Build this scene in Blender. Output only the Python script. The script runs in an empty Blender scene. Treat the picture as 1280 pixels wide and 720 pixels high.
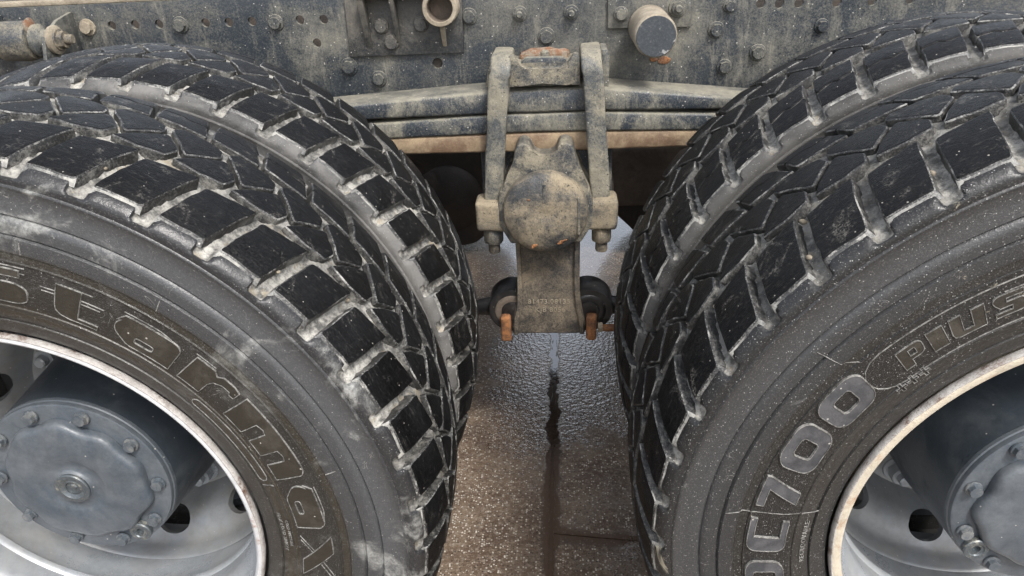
import bpy, bmesh, math, random
from math import sin, cos, pi, radians, sqrt, atan2
from mathutils import Vector, Matrix
random.seed(7)
scene = bpy.context.scene
COL = scene.collection

# ------------------------------------------------------------------ camera, sky, sun, exposure
CAM = Vector((0.0421, -0.6892, 0.7041))
YAW, PITCH, ROLL, FPX = radians(-4.8855), radians(27.3252), radians(-2.9711), 915.18
FWD = Vector((sin(YAW) * cos(PITCH), cos(YAW) * cos(PITCH), -sin(PITCH)))
_r = Vector((cos(YAW), -sin(YAW), 0)); _u = _r.cross(FWD)
RT = _r * cos(ROLL) + _u * sin(ROLL); UP = -_r * sin(ROLL) + _u * cos(ROLL)
cd = bpy.data.cameras.new('camera'); cam = bpy.data.objects.new('camera', cd); COL.objects.link(cam)
cam.matrix_world = Matrix(((RT.x, UP.x, -FWD.x, CAM.x), (RT.y, UP.y, -FWD.y, CAM.y), (RT.z, UP.z, -FWD.z, CAM.z), (0, 0, 0, 1)))
cd.sensor_width = 36; cd.lens = FPX / 1280 * 36; cd.clip_start = 0.02; cd.clip_end = 3000
scene.camera = cam

SUN_EL, SUN_AZ = radians(52), radians(150)      # azimuth clockwise from +y
w = bpy.data.worlds.new('World'); scene.world = w; w.use_nodes = True
nt = w.node_tree; bg = nt.nodes['Background']
sky = nt.nodes.new('ShaderNodeTexSky'); sky.sky_type = 'NISHITA'; sky.sun_disc = False
sky.sun_elevation = SUN_EL; sky.sun_rotation = SUN_AZ; sky.air_density = 1.0; sky.dust_density = 3.0; sky.ozone_density = 1.0
hs = nt.nodes.new('ShaderNodeHueSaturation'); hs.inputs['Saturation'].default_value = 0.38
nt.links.new(sky.outputs[0], hs.inputs['Color']); nt.links.new(hs.outputs[0], bg.inputs['Color'])
bg.inputs['Strength'].default_value = 0.15
sd = bpy.data.lights.new('sun', 'SUN'); sd.energy = 1.5; sd.angle = radians(11); sd.color = (1, .97, .93)
so = bpy.data.objects.new('sun', sd); COL.objects.link(so)
sdir = Vector((sin(SUN_AZ) * cos(SUN_EL), cos(SUN_AZ) * cos(SUN_EL), sin(SUN_EL)))
so.rotation_euler = sdir.to_track_quat('Z', 'Y').to_euler(); so.location = (0, 0, 6)
scene.view_settings.view_transform = 'Standard'; scene.view_settings.look = 'None'
scene.view_settings.exposure = 1.25; scene.view_settings.gamma = 1

# ------------------------------------------------------------------ constants
H = 0.6655          # half axle distance
GZ = -0.534          # ground
YM = 0.131          # tyre mid plane (from its outer tread edge)
DUAL = 0.336
PITCHDEG = 360 / 47

# ------------------------------------------------------------------ materials
def newmat(name):
    m = bpy.data.materials.new(name); m.use_nodes = True
    t = m.node_tree; b = t.nodes['Principled BSDF']
    return m, t, b
class N:
    def __init__(s, t): s.t = t
    def n(s, k, **kw):
        x = s.t.nodes.new(k)
        for a, v in kw.items(): setattr(x, a, v)
        return x
    def link(s, a, b): s.t.links.new(a, b)
    def val(s, inp, v):
        if hasattr(v, 'is_output') or isinstance(v, bpy.types.NodeSocket): s.link(v, inp)
        else: inp.default_value = v
    def noise(s, vec, scale, detail=6, rough=.6, dist=0.0):
        x = s.n('ShaderNodeTexNoise'); x.inputs['Scale'].default_value = scale; x.inputs['Detail'].default_value = detail
        x.inputs['Roughness'].default_value = rough; x.inputs['Distortion'].default_value = dist
        s.link(vec, x.inputs['Vector']); return x.outputs['Fac']
    def voro(s, vec, scale, feature='F1'):
        x = s.n('ShaderNodeTexVoronoi', feature=feature); x.inputs['Scale'].default_value = scale
        s.link(vec, x.inputs['Vector']); return x
    def ramp(s, fac, lo, hi, a=0.0, b=1.0):
        x = s.n('ShaderNodeMapRange', interpolation_type='SMOOTHSTEP'); s.val(x.inputs[0], fac)
        x.inputs[1].default_value = lo; x.inputs[2].default_value = hi; x.inputs[3].default_value = a; x.inputs[4].default_value = b
        return x.outputs[0]
    def math(s, op, a, b=0.0, c=0.0):
        x = s.n('ShaderNodeMath', operation=op); s.val(x.inputs[0], a); s.val(x.inputs[1], b); s.val(x.inputs[2], c); return x.outputs[0]
    def mix(s, f, a, b):
        x = s.n('ShaderNodeMix', data_type='RGBA'); s.val(x.inputs['Factor'], f)
        for i, v in ((6, a), (7, b)):
            if isinstance(v, tuple): x.inputs[i].default_value = (*v, 1)[:4]
            else: s.link(v, x.inputs[i])
        return x.outputs[2]
    def bump(s, h, strength, dist):
        x = s.n('ShaderNodeBump'); s.link(h, x.inputs['Height']); x.inputs['Strength'].default_value = strength
        x.inputs['Distance'].default_value = dist; return x.outputs[0]
    def pos(s, stretch=None, off=0):
        g = s.n('ShaderNodeNewGeometry'); o = g.outputs['Position']
        if stretch or off:
            m = s.n('ShaderNodeMapping'); m.inputs['Scale'].default_value = stretch or (1, 1, 1); m.inputs['Location'].default_value = (off, off * .7, off * .3)
            s.link(o, m.inputs['Vector']); o = m.outputs[0]
        return o
    def nz(s):
        g = s.n('ShaderNodeNewGeometry'); x = s.n('ShaderNodeSeparateXYZ'); s.link(g.outputs['Normal'], x.inputs[0]); return x.outputs[2]

def grime(name, base, dust, amt=.5, scale=12, rough=(.45, .85), metal=0.0, grain=.5, speck=0.0, rust=0.0, rustc=(.30, .13, .05),
          bump=.35, bscale=160, top=0.0, stretch=None, soft=.12, off=0, coat=0, bdist=.002, pits=0.0, streak=0.0, k=.74):
    base = tuple(x * k * .9 for x in base); dust = tuple(x * k for x in dust); rustc = tuple(x * k for x in rustc)
    m, t, b = newmat(name); q = N(t); P = q.pos(stretch, off)
    n1 = q.noise(P, scale, 8, .68, .4); c = .5 + (.5 - amt) * .5
    f = q.ramp(n1, c - soft, c + soft)
    g = q.noise(P, 240, 3, .75); g2 = q.noise(P, 620, 2, .6)
    f = q.math('MULTIPLY_ADD', q.math('SUBTRACT', g, .5), grain * 2.4, f)
    f = q.math('MULTIPLY_ADD', q.math('SUBTRACT', g2, .5), grain * 2.2, f)
    if streak:
        sn = q.noise(q.pos((1, 1, .16), off + 1.7), 38, 5, .7, .8)
        f = q.math('MULTIPLY_ADD', q.ramp(sn, .50, .72), streak, f)
    if top:
        f = q.math('MULTIPLY_ADD', q.ramp(q.nz(), .2, .9), top, f)
    f = q.math('MAXIMUM', q.math('MINIMUM', f, 1.0), 0.0)
    col = q.mix(f, base, dust)
    vv = q.noise(P, 45, 5, .7)
    col = q.mix(q.ramp(vv, .35, .75, 0, .35), col, tuple(x * .45 for x in base))
    if rust:
        rn = q.noise(q.pos(None, 3.1 + off), 22, 6, .7); rc = .78 - rust * .35
        col = q.mix(q.ramp(rn, rc - .03, rc + .03), col, rustc)
    if speck:
        v = q.voro(q.pos(None, off), 260); rnd = v.outputs['Color']
        sx = q.n('ShaderNodeSeparateColor'); q.link(rnd, sx.inputs[0])
        sz = q.math('MULTIPLY', q.ramp(sx.outputs[0], 1 - speck * .30, 1.0, 0, 1), .34)
        dot = q.math('LESS_THAN', v.outputs['Distance'], sz)
        col = q.mix(q.math('MULTIPLY', dot, .7), col, (.42, .40, .36))
    if pits:
        pv = q.noise(q.pos(None, 2.2 + off), 210, 4, .65); pf = q.ramp(pv, .66 - pits * .08, .70 - pits * .08)
        col = q.mix(q.math('MULTIPLY', pf, .85), col, (.02, .02, .022))
    q.link(col, b.inputs['Base Color'])
    q.link(q.ramp(f, 0, 1, rough[0], rough[1]), b.inputs['Roughness'])
    b.inputs['Metallic'].default_value = metal
    if coat: b.inputs['Coat Weight'].default_value = coat; b.inputs['Coat Roughness'].default_value = .2
    hn = q.math('ADD', q.noise(P, bscale, 5, .7), q.math('MULTIPLY', q.noise(P, bscale / 6, 4, .6), 1.5))
    q.link(q.bump(hn, bump, bdist), b.inputs['Normal'])
    return m

DUST = (.31, .27, .20); GDUST = (.30, .29, .27); NAVY = (.030, .038, .050)
M = {}
M['frame'] = grime('frame_paint', (.030, .039, .050), (.235, .22, .175), .27, 5, (.35, .8), grain=.5, speck=.18, bump=.35, top=.75, soft=.24, streak=.45)
M['frame_dirty'] = grime('frame_bracket_paint', (.028, .032, .036), (.15, .135, .11), .42, 9, (.4, .8), grain=.6, speck=.2, bump=.5, top=.8, soft=.2, off=5)
M['cast'] = grime('muddy_cast_iron', (.045, .052, .060), (.33, .29, .21), .45, 16, (.5, .92), grain=.6, speck=.1, rust=.12, bump=.75, pits=.6, bscale=140, top=.25, off=2, soft=.16)
M['castmud'] = grime('mud_covered_cast_iron', (.05, .055, .06), (.34, .28, .19), .56, 13, (.55, .95), grain=.5, rust=.16, rustc=(.35, .12, .03), bump=.9, pits=.7, bscale=120, top=.1, off=7, soft=.15)
M['post'] = grime('trunnion_bracket_metal', (.045, .045, .045), (.29, .235, .165), .42, 11, (.5, .9), grain=.7, rust=.08, bump=.8, pits=.6, bscale=130, top=.1, off=8, soft=.2)
M['ubolt'] = grime('muddy_clamp_steel', (.075, .085, .090), (.31, .28, .21), .55, 14, (.45, .9), grain=.6, speck=.1, rust=.08, bump=.9, pits=.6, bscale=110, top=.3, off=4, soft=.16)
M['leaf'] = grime('leaf_spring_paint', (.032, .043, .058), (.29, .27, .21), .40, 11, (.4, .88), grain=.7, speck=.25, bump=.5, top=.55, stretch=(1, 1, .7), off=6, soft=.16)
M['leafbrown'] = grime('leaf_spring_clay', (.20, .125, .075), (.36, .27, .17), .5, 14, (.6, .92), grain=.5, bump=.4, top=.1, off=9)
M['rust'] = grime('orange_rust', (.17, .075, .035), (.44, .19, .07), .5, 40, (.7, .95), grain=.6, bump=1.0, bscale=200, off=1, pits=.5)
M['rustmud'] = grime('muddy_rust', (.30, .14, .07), (.34, .29, .22), .5, 60, (.7, .95), grain=.8, bump=1.0, bscale=200, off=3)
M['tan'] = grime('tan_mud', (.30, .25, .18), (.42, .36, .27), .5, 20, (.8, .95), grain=.6, rust=.15, bump=.8, off=11)
M['rubberbush'] = grime('black_rubber_bush', (.012, .012, .013), (.05, .045, .04), .35, 20, (.3, .7), grain=.4, bump=.5, speck=.1)
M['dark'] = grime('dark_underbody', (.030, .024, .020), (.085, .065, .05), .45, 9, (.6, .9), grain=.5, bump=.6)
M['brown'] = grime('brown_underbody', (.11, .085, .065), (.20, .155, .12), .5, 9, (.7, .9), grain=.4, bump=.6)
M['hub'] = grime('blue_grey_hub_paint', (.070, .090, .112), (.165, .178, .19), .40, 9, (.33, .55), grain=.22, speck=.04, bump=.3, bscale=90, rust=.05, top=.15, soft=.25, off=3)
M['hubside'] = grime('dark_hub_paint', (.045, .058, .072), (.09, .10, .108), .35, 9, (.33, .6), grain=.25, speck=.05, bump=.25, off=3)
M['hubbolt'] = grime('hub_bolt_paint', (.095, .115, .135), (.24, .24, .23), .38, 30, (.3, .5), grain=.4, bump=.3)
M['plug'] = grime('scratched_plug_metal', (.12, .14, .155), (.36, .35, .30), .30, 60, (.3, .5), metal=.4, grain=.4, bump=.3)
M['rim'] = grime('silver_rim_paint', (.34, .365, .39), (.30, .29, .27), .35, 7, (.26, .5), metal=.25, grain=.15, speck=.06, bump=.12, soft=.25, off=2, k=.95)
M['disc'] = grime('grey_disc_paint', (.25, .27, .29), (.24, .22, .19), .38, 8, (.3, .6), metal=.2, grain=.2, speck=.1, bump=.15, soft=.25, off=6, k=.85)
M['flangeL'] = grime('worn_silver_flange', (.66, .67, .68), (.30, .18, .12), .18, 25, (.3, .7), metal=.2, grain=.3, bump=.4, soft=.08, k=.9)
M['flangeR'] = grime('rust_stained_flange', (.62, .56, .45), (.36, .22, .13), .30, 22, (.4, .8), metal=.1, grain=.5, bump=.6, soft=.12, off=4, k=.9)
M['rimrust'] = grime('rim_edge_rust', (.13, .065, .04), (.50, .48, .45), .66, 22, (.5, .9), grain=.6, bump=.5, off=12)
M['speckled'] = grime('chipped_cap_paint', (.055, .065, .075), (.42, .42, .41), .27, 34, (.4, .7), grain=.2, bump=.3, soft=.03)

def rubber_top():
    m, t, b = newmat('tread_rubber'); q = N(t); P = q.pos()
    n = q.noise(P, 14, 6, .65); st = q.noise(q.pos((1, 6, 1)), 60, 5, .7, 1.5)
    c = q.mix(q.ramp(n, .35, .7), (.0028, .0028, .003), (.0065, .0068, .0075))
    c = q.mix(q.ramp(st, .54, .76, 0, .8), c, (.058, .056, .052))
    c = q.mix(q.math('MULTIPLY', q.ramp(q.noise(q.pos((1, 1, 1), 4), 24, 6, .75, .6), .56, .68), q.ramp(q.noise(P, 420, 2, .6), .4, .6)), c, (.085, .080, .072))
    v = q.voro(P, 300); sx = q.n('ShaderNodeSeparateColor'); q.link(v.outputs['Color'], sx.inputs[0])
    dot = q.math('LESS_THAN', v.outputs['Distance'], q.math('MULTIPLY', q.ramp(sx.outputs[0], .965, 1, 0, 1), .3))
    c = q.mix(q.math('MULTIPLY', dot, .7), c, (.35, .33, .29))
    q.link(c, b.inputs['Base Color'])
    q.link(q.ramp(n, .3, .7, .28, .52), b.inputs['Roughness']); b.inputs['Specular IOR Level'].default_value = .13
    cut = q.math('ABSOLUTE', q.math('SUBTRACT', q.noise(q.pos((1, 2.5, 1), 9), 30, 3, .6, 2.0), .5)); cutm = q.math('SUBTRACT', 1.0, q.ramp(cut, 0, .012))
    h = q.math('ADD', q.math('MULTIPLY', st, .8), q.math('MULTIPLY_ADD', cutm, -.9, q.noise(P, 260, 4, .7)))
    q.link(q.bump(h, .7, .0016), b.inputs['Normal'])
    return m
M['tread'] = rubber_top()
M['treadside'] = grime('dusty_tread_side', (.018, .018, .018), (.25, .24, .215), .32, 26, (.5, .9), grain=.55, bump=.6, soft=.16)
M['treadedge'] = grime('worn_tread_edge', (.018, .018, .018), (.42, .41, .38), .30, 34, (.5, .8), grain=.7, bump=.6, soft=.12)
M['shoulder'] = grime('shoulder_rubber', (.040, .040, .041), (.46, .45, .41), .42, 20, (.38, .7), grain=.35, speck=.35, bump=.5, soft=.14)

def sidewall(name, spk, patch, seed):
    """tyre casing: dust and mud sit in the tread channels and in bands of the wall"""
    m, t, b = newmat(name); q = N(t)
    tc = q.n('ShaderNodeTexCoord'); s = q.n('ShaderNodeSeparateXYZ'); q.link(tc.outputs['Object'], s.inputs[0])
    r = q.math('SQRT', q.math('ADD', q.math('MULTIPLY', s.outputs[0], s.outputs[0]), q.math('MULTIPLY', s.outputs[2], s.outputs[2])))
    y = s.outputs[1]
    P = q.pos(None, seed); n = q.noise(P, 9, 8, .68, .5); nf = q.noise(P, 60, 6, .7); ng = q.noise(P, 300, 3, .7)
    # outer wall colours by band
    cr = q.n('ShaderNodeValToRGB'); q.link(q.ramp(r, .28, .54), cr.inputs[0])
    x = q.n('ShaderNodeMapRange'); q.link(r, x.inputs[0]); x.inputs[1].default_value = .28; x.inputs[2].default_value = .54
    rr = q.math('ADD', x.outputs[0], q.math('MULTIPLY', q.math('SUBTRACT', nf, .5), .02)); q.link(rr, cr.inputs[0])
    def k(v): return (v - .28) / .26
    e = cr.color_ramp.elements
    pts = [(.300, (.06, .058, .055)), (.328, (.065, .060, .052)), (.334, (.060, .050, .036)), (.352, (.060, .050, .036)), (.356, (.040, .036, .030)),
           (.408, (.038, .036, .033)), (.414, (.052, .045, .034)), (.422, (.055, .048, .036)), (.426, (.075, .077, .080)), (.442, (.085, .087, .09)), (.450, (.085, .088, .092)),
           (.462, (.10, .104, .11)), (.468, (.12, .124, .13)), (.492, (.105, .107, .11)), (.499, (.042, .043, .046)), (.512, (.035, .035, .037))]
    e[0].position = k(pts[0][0]); e[0].color = (*pts[0][1], 1); e[1].position = k(pts[-1][0]); e[1].color = (*pts[-1][1], 1)
    for a, c in pts[1:-1]:
        z = e.new(k(a)); z.color = (*c, 1)
    col = q.mix(.62 if 'right' in name else .54, cr.outputs[0], (.0, .0, .0))
    if 'right' in name:
        hz = q.n('ShaderNodeHueSaturation'); hz.inputs['Saturation'].default_value = .45; hz.inputs['Value'].default_value = .85; q.link(col, hz.inputs['Color']); col = hz.outputs[0]
    b.inputs['Specular IOR Level'].default_value = .42
    # pale scuffs and dust patches
    pf = q.math('MULTIPLY', q.ramp(n, patch, patch + .12), q.ramp(nf, .35, .6, .2, 1))
    pf = q.math('MULTIPLY', pf, q.ramp(r, .40, .47, .18, .75))
    col = q.mix(pf, col, (.33, .33, .31))
    col = q.mix(q.ramp(ng, .45, .8, 0, .35), col, (.02, .02, .02))
    # channels of the tread: pale dried mud
    mud = q.mix(q.ramp(nf, .35, .65), (.060, .058, .053), (.40, .385, .345))
    mud = q.mix(q.ramp(q.noise(P, 380, 3, .7), .50, .72, 0, .55), mud, (.05, .048, .044))
    mud = q.mix(q.ramp(q.noise(P, 33, 4, .7), .56, .66, 0, .6), mud, (.30, .25, .17))
    mud = q.mix(q.ramp(n, .5, .75, 0, .7), mud, (.06, .06, .06))
    at = q.n('ShaderNodeAttribute'); at.attribute_name = 'mud'
    gm = q.ramp(q.math('MULTIPLY_ADD', q.math('SUBTRACT', nf, .5), .5, at.outputs['Fac']), .35, .65)
    big = q.noise(q.pos(None, seed + 8), 4.5, 4, .6)
    mud = q.mix(q.ramp(big, .40, .62, .70 if 'right' in name else .0, .25 if 'right' in name else .45), mud, (.028, .027, .025))
    col = q.mix(gm, col, mud)
    # the walls that face each other between the twin tyres are grey with dust
    bw = q.mix(q.ramp(n, .35, .62), (.035, .034, .033), (.135, .130, .122))
    bw = q.mix(q.ramp(nf, .5, .7, 0, .6), bw, (.10, .10, .10))
    if 'right' in name: bw = q.mix(.5, bw, (.02, .018, .015))
    back = q.math('MULTIPLY', q.ramp(y, .243, .252), q.math('SUBTRACT', 1.0, gm))
    col = q.mix(back, col, bw)
    if name.endswith('inner'):
        fr = q.math('MULTIPLY', q.math('SUBTRACT', 1.0, q.ramp(y, .005, .02)), q.math('SUBTRACT', 1.0, gm)); col = q.mix(q.math('MULTIPLY', fr, .95), col, bw)
        back = q.math('MAXIMUM', back, fr)
    v = q.voro(P, 520); sx = q.n('ShaderNodeSeparateColor'); q.link(v.outputs['Color'], sx.inputs[0])
    dot = q.math('LESS_THAN', v.outputs['Distance'], q.math('MULTIPLY', q.ramp(sx.outputs[0], 1 - spk * .34, 1, 0, 1), .34))
    col = q.mix(q.math('MULTIPLY', dot, .6), col, (.38, .375, .36))
    v2 = q.voro(P, 22); sy = q.n('ShaderNodeSeparateColor'); q.link(v2.outputs['Color'], sy.inputs[0])
    dot2 = q.math('LESS_THAN', v2.outputs['Distance'], q.math('MULTIPLY', q.ramp(sy.outputs[0], .93, 1, 0, 1), .06))
    col = q.mix(dot2, col, (.55, .52, .44))
    mp = q.noise(q.pos(None, seed + 5), 17, 5, .7, 1.0); mpk = q.ramp(mp, .66 if spk > .4 else .70, .70 if spk > .4 else .74)
    col = q.mix(q.math('MULTIPLY', mpk, .6), col, (.30, .27, .20))
    sc0 = q.math('ABSOLUTE', q.math('SUBTRACT', q.noise(q.pos((1, 1, 1), seed + 2), 16, 2, .5, 3.5), .5))
    col = q.mix(q.math('MULTIPLY', q.math('MULTIPLY', q.math('SUBTRACT', 1.0, q.ramp(sc0, 0, .005)), q.ramp(nf, .5, .6)), .5), col, (.30, .29, .27))
    col = q.mix(q.math('MULTIPLY', q.ramp(q.noise(P, 620, 2, .6), .54, .72), .32), col, (.18, .175, .165))
    q.link(col, b.inputs['Base Color'])
    q.link(q.math('ADD', q.ramp(n, .3, .7, .28, .46), q.math('MULTIPLY', q.math('MAXIMUM', gm, back), .35)), b.inputs['Roughness'])
    # fine concentric moulding lines, hatch of the text band and grain
    wv = q.math('SINE', q.math('MULTIPLY', r, 2600)); band = q.math('MULTIPLY', q.ramp(r, .353, .358), q.math('SUBTRACT', 1.0, q.ramp(r, .404, .41)))
    # scratches: sharp lines from a stretched noise
    sc = q.math('ABSOLUTE', q.math('SUBTRACT', q.noise(q.pos((1, 1, 1), seed + 2), 16, 2, .5, 3.5), .5))
    scr = q.math('MULTIPLY', q.math('SUBTRACT', 1.0, q.ramp(sc, 0, .006)), q.ramp(nf, .5, .6))
    hgt = q.math('ADD', q.math('MULTIPLY', ng, .7), q.math('MULTIPLY', nf, .9))
    hgt = q.math('ADD', hgt, q.math('MULTIPLY', q.math('MULTIPLY', wv, band), .10))
    hgt = q.math('ADD', hgt, q.math('MULTIPLY', scr, -.35)); hgt = q.math('ADD', hgt, q.math('MULTIPLY', dot, .5))
    q.link(q.bump(hgt, .5, .0014), b.inputs['Normal'])
    return m
M['wallL'] = sidewall('tyre_wall_left_outer', .12, .52, 1.0)
M['wallR'] = sidewall('tyre_wall_right_outer', .62, .66, 4.0)
M['wallLi'] = sidewall('tyre_wall_left_inner', .2, .56, 2.0)
M['wallRi'] = sidewall('tyre_wall_right_inner', .3, .60, 3.0)
M['letterL'] = grime('brown_letter_rubber', (.032, .028, .021), (.052, .045, .034), .4, 25, (.4, .6), grain=.4, speck=.1, bump=.4)
M['letterR'] = grime('grey_letter_rubber', (.062, .065, .072), (.10, .10, .105), .5, 30, (.33, .5), grain=.3, speck=.25, bump=.3)
M['ridge'] = grime('worn_ridge_rubber', (.09, .087, .08), (.34, .33, .31), .5, 70, (.35, .55), grain=.7, bump=.2, soft=.2)

def ground_mat():
    m, t, b = newmat('wet_brown_concrete'); q = N(t); P = q.pos()
    s = q.n('ShaderNodeSeparateXYZ'); q.link(P, s.inputs[0]); X, Y = s.outputs[0], s.outputs[1]
    big = q.noise(P, 2.2, 5, .6, .6); mid = q.noise(P, 9, 6, .65); fine = q.noise(P, 90, 5, .75); ag = q.voro(P, 190)
    sc = q.n('ShaderNodeSeparateColor'); q.link(ag.outputs['Color'], sc.inputs[0])
    col = q.mix(q.ramp(mid, .35, .68), (.080, .050, .033), (.175, .125, .085))
    col = q.mix(q.ramp(fine, .45, .70), col, (.25, .205, .16))
    col = q.mix(q.ramp(q.noise(P, 300, 3, .7), .52, .72, 0, .6), col, (.03, .021, .015))
    grain = q.math('MULTIPLY', q.ramp(sc.outputs[0], .66, .85), q.math('LESS_THAN', ag.outputs['Distance'], .42))
    col = q.mix(q.math('MULTIPLY', grain, .9), col, (.52, .48, .41))
    dk = q.math('MULTIPLY', q.ramp(sc.outputs[1], .7, .9), q.math('LESS_THAN', ag.outputs['Distance'], .40))
    col = q.mix(q.math('MULTIPLY', dk, .85), col, (.025, .018, .013))
    # wet soak along the joint and beyond the bracket
    jit = q.math('MULTIPLY', q.math('SUBTRACT', q.noise(P, 13, 7, .72), .5), .065)
    dj = q.math('ABSOLUTE', q.math('ADD', q.math('ADD', X, .002), jit))
    wdt = q.math('MULTIPLY', q.math('SUBTRACT', q.noise(P, 5, 2, .5), .5), .045)
    soak = q.math('SUBTRACT', 1.0, q.ramp(q.math('ADD', dj, wdt), .010, .021))
    jr = q.math('ABSOLUTE', q.math('ADD', q.math('SUBTRACT', Y, q.math('MULTIPLY_ADD', X, -.10, .505)), q.math('MULTIPLY', jit, 1.1)))
    soak2 = q.math('MULTIPLY', q.math('SUBTRACT', 1.0, q.ramp(jr, .006, .034)), q.ramp(X, 0, .02))
    soak = q.math('MAXIMUM', soak, q.math('MULTIPLY', soak2, .85))
    wet = q.ramp(q.math('ADD', q.math('MULTIPLY', Y, .55), q.math('ADD', q.math('MULTIPLY', big, .8), q.math('MULTIPLY', mid, .35))), .84, 1.02)
    lobe = q.math('SUBTRACT', 1.0, q.ramp(q.math('ADD', q.math('ABSOLUTE', q.math('SUBTRACT', X, .045)), q.math('MULTIPLY', q.math('SUBTRACT', mid, .5), .25)), .13, .32))
    wet = q.math('MULTIPLY', wet, q.math('MAXIMUM', lobe, q.ramp(Y, 1.7, 2.3)))
    wetall = q.math('MAXIMUM', wet, soak)
    col = q.mix(q.math('MULTIPLY', wetall, .60), col, (.050, .030, .018))
    col = q.mix(q.math('MULTIPLY', soak, .85), col, q.mix(q.ramp(Y, .55, .95), (.080, .052, .036), (.018, .012, .009)))
    q.link(col, b.inputs['Base Color'])
    q.link(q.ramp(q.math('MAXIMUM', wet, q.math('MULTIPLY', soak, .5)), 0, 1, .55, .10), b.inputs['Roughness'])
    b.inputs['IOR'].default_value = 1.45
    q.link(q.ramp(q.math('MAXIMUM', wet, q.math('MULTIPLY', soak, .15)), 0, 1, 0, 1), b.inputs['Coat Weight']); b.inputs['Coat Roughness'].default_value = .02; b.inputs['Coat IOR'].default_value = 2.5
    h = q.math('ADD', q.math('MULTIPLY', fine, .8), q.math('MULTIPLY', q.noise(P, 34, 5, .7), 1.4))
    h = q.math('ADD', h, q.math('MULTIPLY', ag.outputs['Distance'], -.5))
    h = q.math('MULTIPLY', h, q.ramp(soak, 0, 1, 1, .12))
    nb = q.bump(h, .8, .0030); q.link(nb, b.inputs['Normal'])
    pud = q.ramp(q.math('ADD', q.math('MULTIPLY', Y, .6), q.math('MULTIPLY', big, .8)), 1.15, 1.45)
    h2 = q.math('MULTIPLY', q.noise(P, 98, 2, .5), q.math('MULTIPLY', q.ramp(soak, 0, 1, 1, .06), q.ramp(pud, 0, 1, 1, .12))); q.link(q.bump(h2, .65, .0055), b.inputs['Coat Normal'])
    return m
M['ground'] = ground_mat()

# ------------------------------------------------------------------ mesh helpers
WORLD = {}
def link(o, parent=None, origin=(0, 0, 0)):
    COL.objects.link(o); o.parent = parent
    po = WORLD.get(parent.name, Vector()) if parent else Vector()
    o.location = Vector(origin) - po; WORLD[o.name] = Vector(origin)
    return o
def mk(name, verts, faces, mats, parent=None, origin=(0, 0, 0), mi=None, sharp=38):
    """verts in world space; origin becomes the object origin"""
    og = Vector(origin); me = bpy.data.meshes.new(name)
    me.from_pydata([tuple(Vector(v) - og) for v in verts], [], faces)
    for m in (mats if isinstance(mats, (list, tuple)) else [mats]): me.materials.append(M[m])
    if mi: me.polygons.foreach_set('material_index', mi)
    me.polygons.foreach_set('use_smooth', [True] * len(me.polygons))
    bm = bmesh.new(); bm.from_mesh(me); bmesh.ops.recalc_face_normals(bm, faces=bm.faces); bm.to_mesh(me); bm.free()
    me.set_sharp_from_angle(angle=radians(sharp)); me.update()
    return link(bpy.data.objects.new(name, me), parent, origin)
def from_bm(name, bm, mats, parent=None, origin=(0, 0, 0), sharp=38):
    me = bpy.data.meshes.new(name); bmesh.ops.translate(bm, verts=bm.verts, vec=-Vector(origin))
    bmesh.ops.recalc_face_normals(bm, faces=bm.faces)
    for f in bm.faces: f.smooth = True
    bm.to_mesh(me); bm.free()
    for m in (mats if isinstance(mats, (list, tuple)) else [mats]): me.materials.append(M[m])
    me.set_sharp_from_angle(angle=radians(sharp))
    return link(bpy.data.objects.new(name, me), parent, origin)
def add_lathe(bm, prof, c, n=48, axis='y', mi=0, closed=False, ph=0.0):
    """prof: (radius, along)"""
    c = Vector(c); rings = []
    for r, t in prof:
        ring = []
        for i in range(n):
            a = 2 * pi * i / n + ph; u, v = r * cos(a), r * sin(a)
            p = {'y': (u, t, v), 'x': (t, u, v), 'z': (u, v, t)}[axis]
            ring.append(bm.verts.new(c + Vector(p)))
        rings.append(ring)
    L = len(rings)
    for j in range(L if closed else L - 1):
        A, B = rings[j], rings[(j + 1) % L]
        for i in range(n):
            f = bm.faces.new((A[i], A[(i + 1) % n], B[(i + 1) % n], B[i])); f.material_index = mi
    if not closed:
        for ring in (rings[0], rings[-1]):
            f = bm.faces.new(ring); f.material_index = mi
    return rings
def add_box(bm, x0, x1, y0, y1, z0, z1, bev=.003, seg=2, mi=0, mat=None):
    r = bmesh.ops.create_cube(bm, size=1)
    vs = r['verts']
    for v in vs:
        v.co = Vector(((x0 + x1) / 2 + v.co.x * (x1 - x0), (y0 + y1) / 2 + v.co.y * (y1 - y0), (z0 + z1) / 2 + v.co.z * (z1 - z0)))
        if mat: v.co = mat @ v.co
    fs = list({f for v in vs for f in v.link_faces})
    for f in fs: f.material_index = mi
    if bev: bmesh.ops.bevel(bm, geom=list({e for v in vs for e in v.link_edges}), offset=bev, segments=seg, affect='EDGES', profile=.6)
def add_prism(bm, poly, y0, y1, bev=.003, seg=2, mi=0, plane='xz'):
    """poly in the given plane, extruded along the third axis from y0 (front) to y1"""
    def P(a, b, c): return {'xz': (a, c, b), 'yz': (c, a, b), 'xy': (a, b, c)}[plane]
    A = [bm.verts.new(P(a, b, y0)) for a, b in poly]; B = [bm.verts.new(P(a, b, y1)) for a, b in poly]
    n = len(poly); fs = [bm.faces.new(A), bm.faces.new(B[::-1])]
    for i in range(n): fs.append(bm.faces.new((A[i], B[i], B[(i + 1) % n], A[(i + 1) % n])))
    for f in fs: f.material_index = mi
    if bev:
        bmesh.ops.bevel(bm, geom=list({e for f in fs for e in f.edges}), offset=bev, segments=seg, affect='EDGES', profile=.6, clamp_overlap=True)
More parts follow.
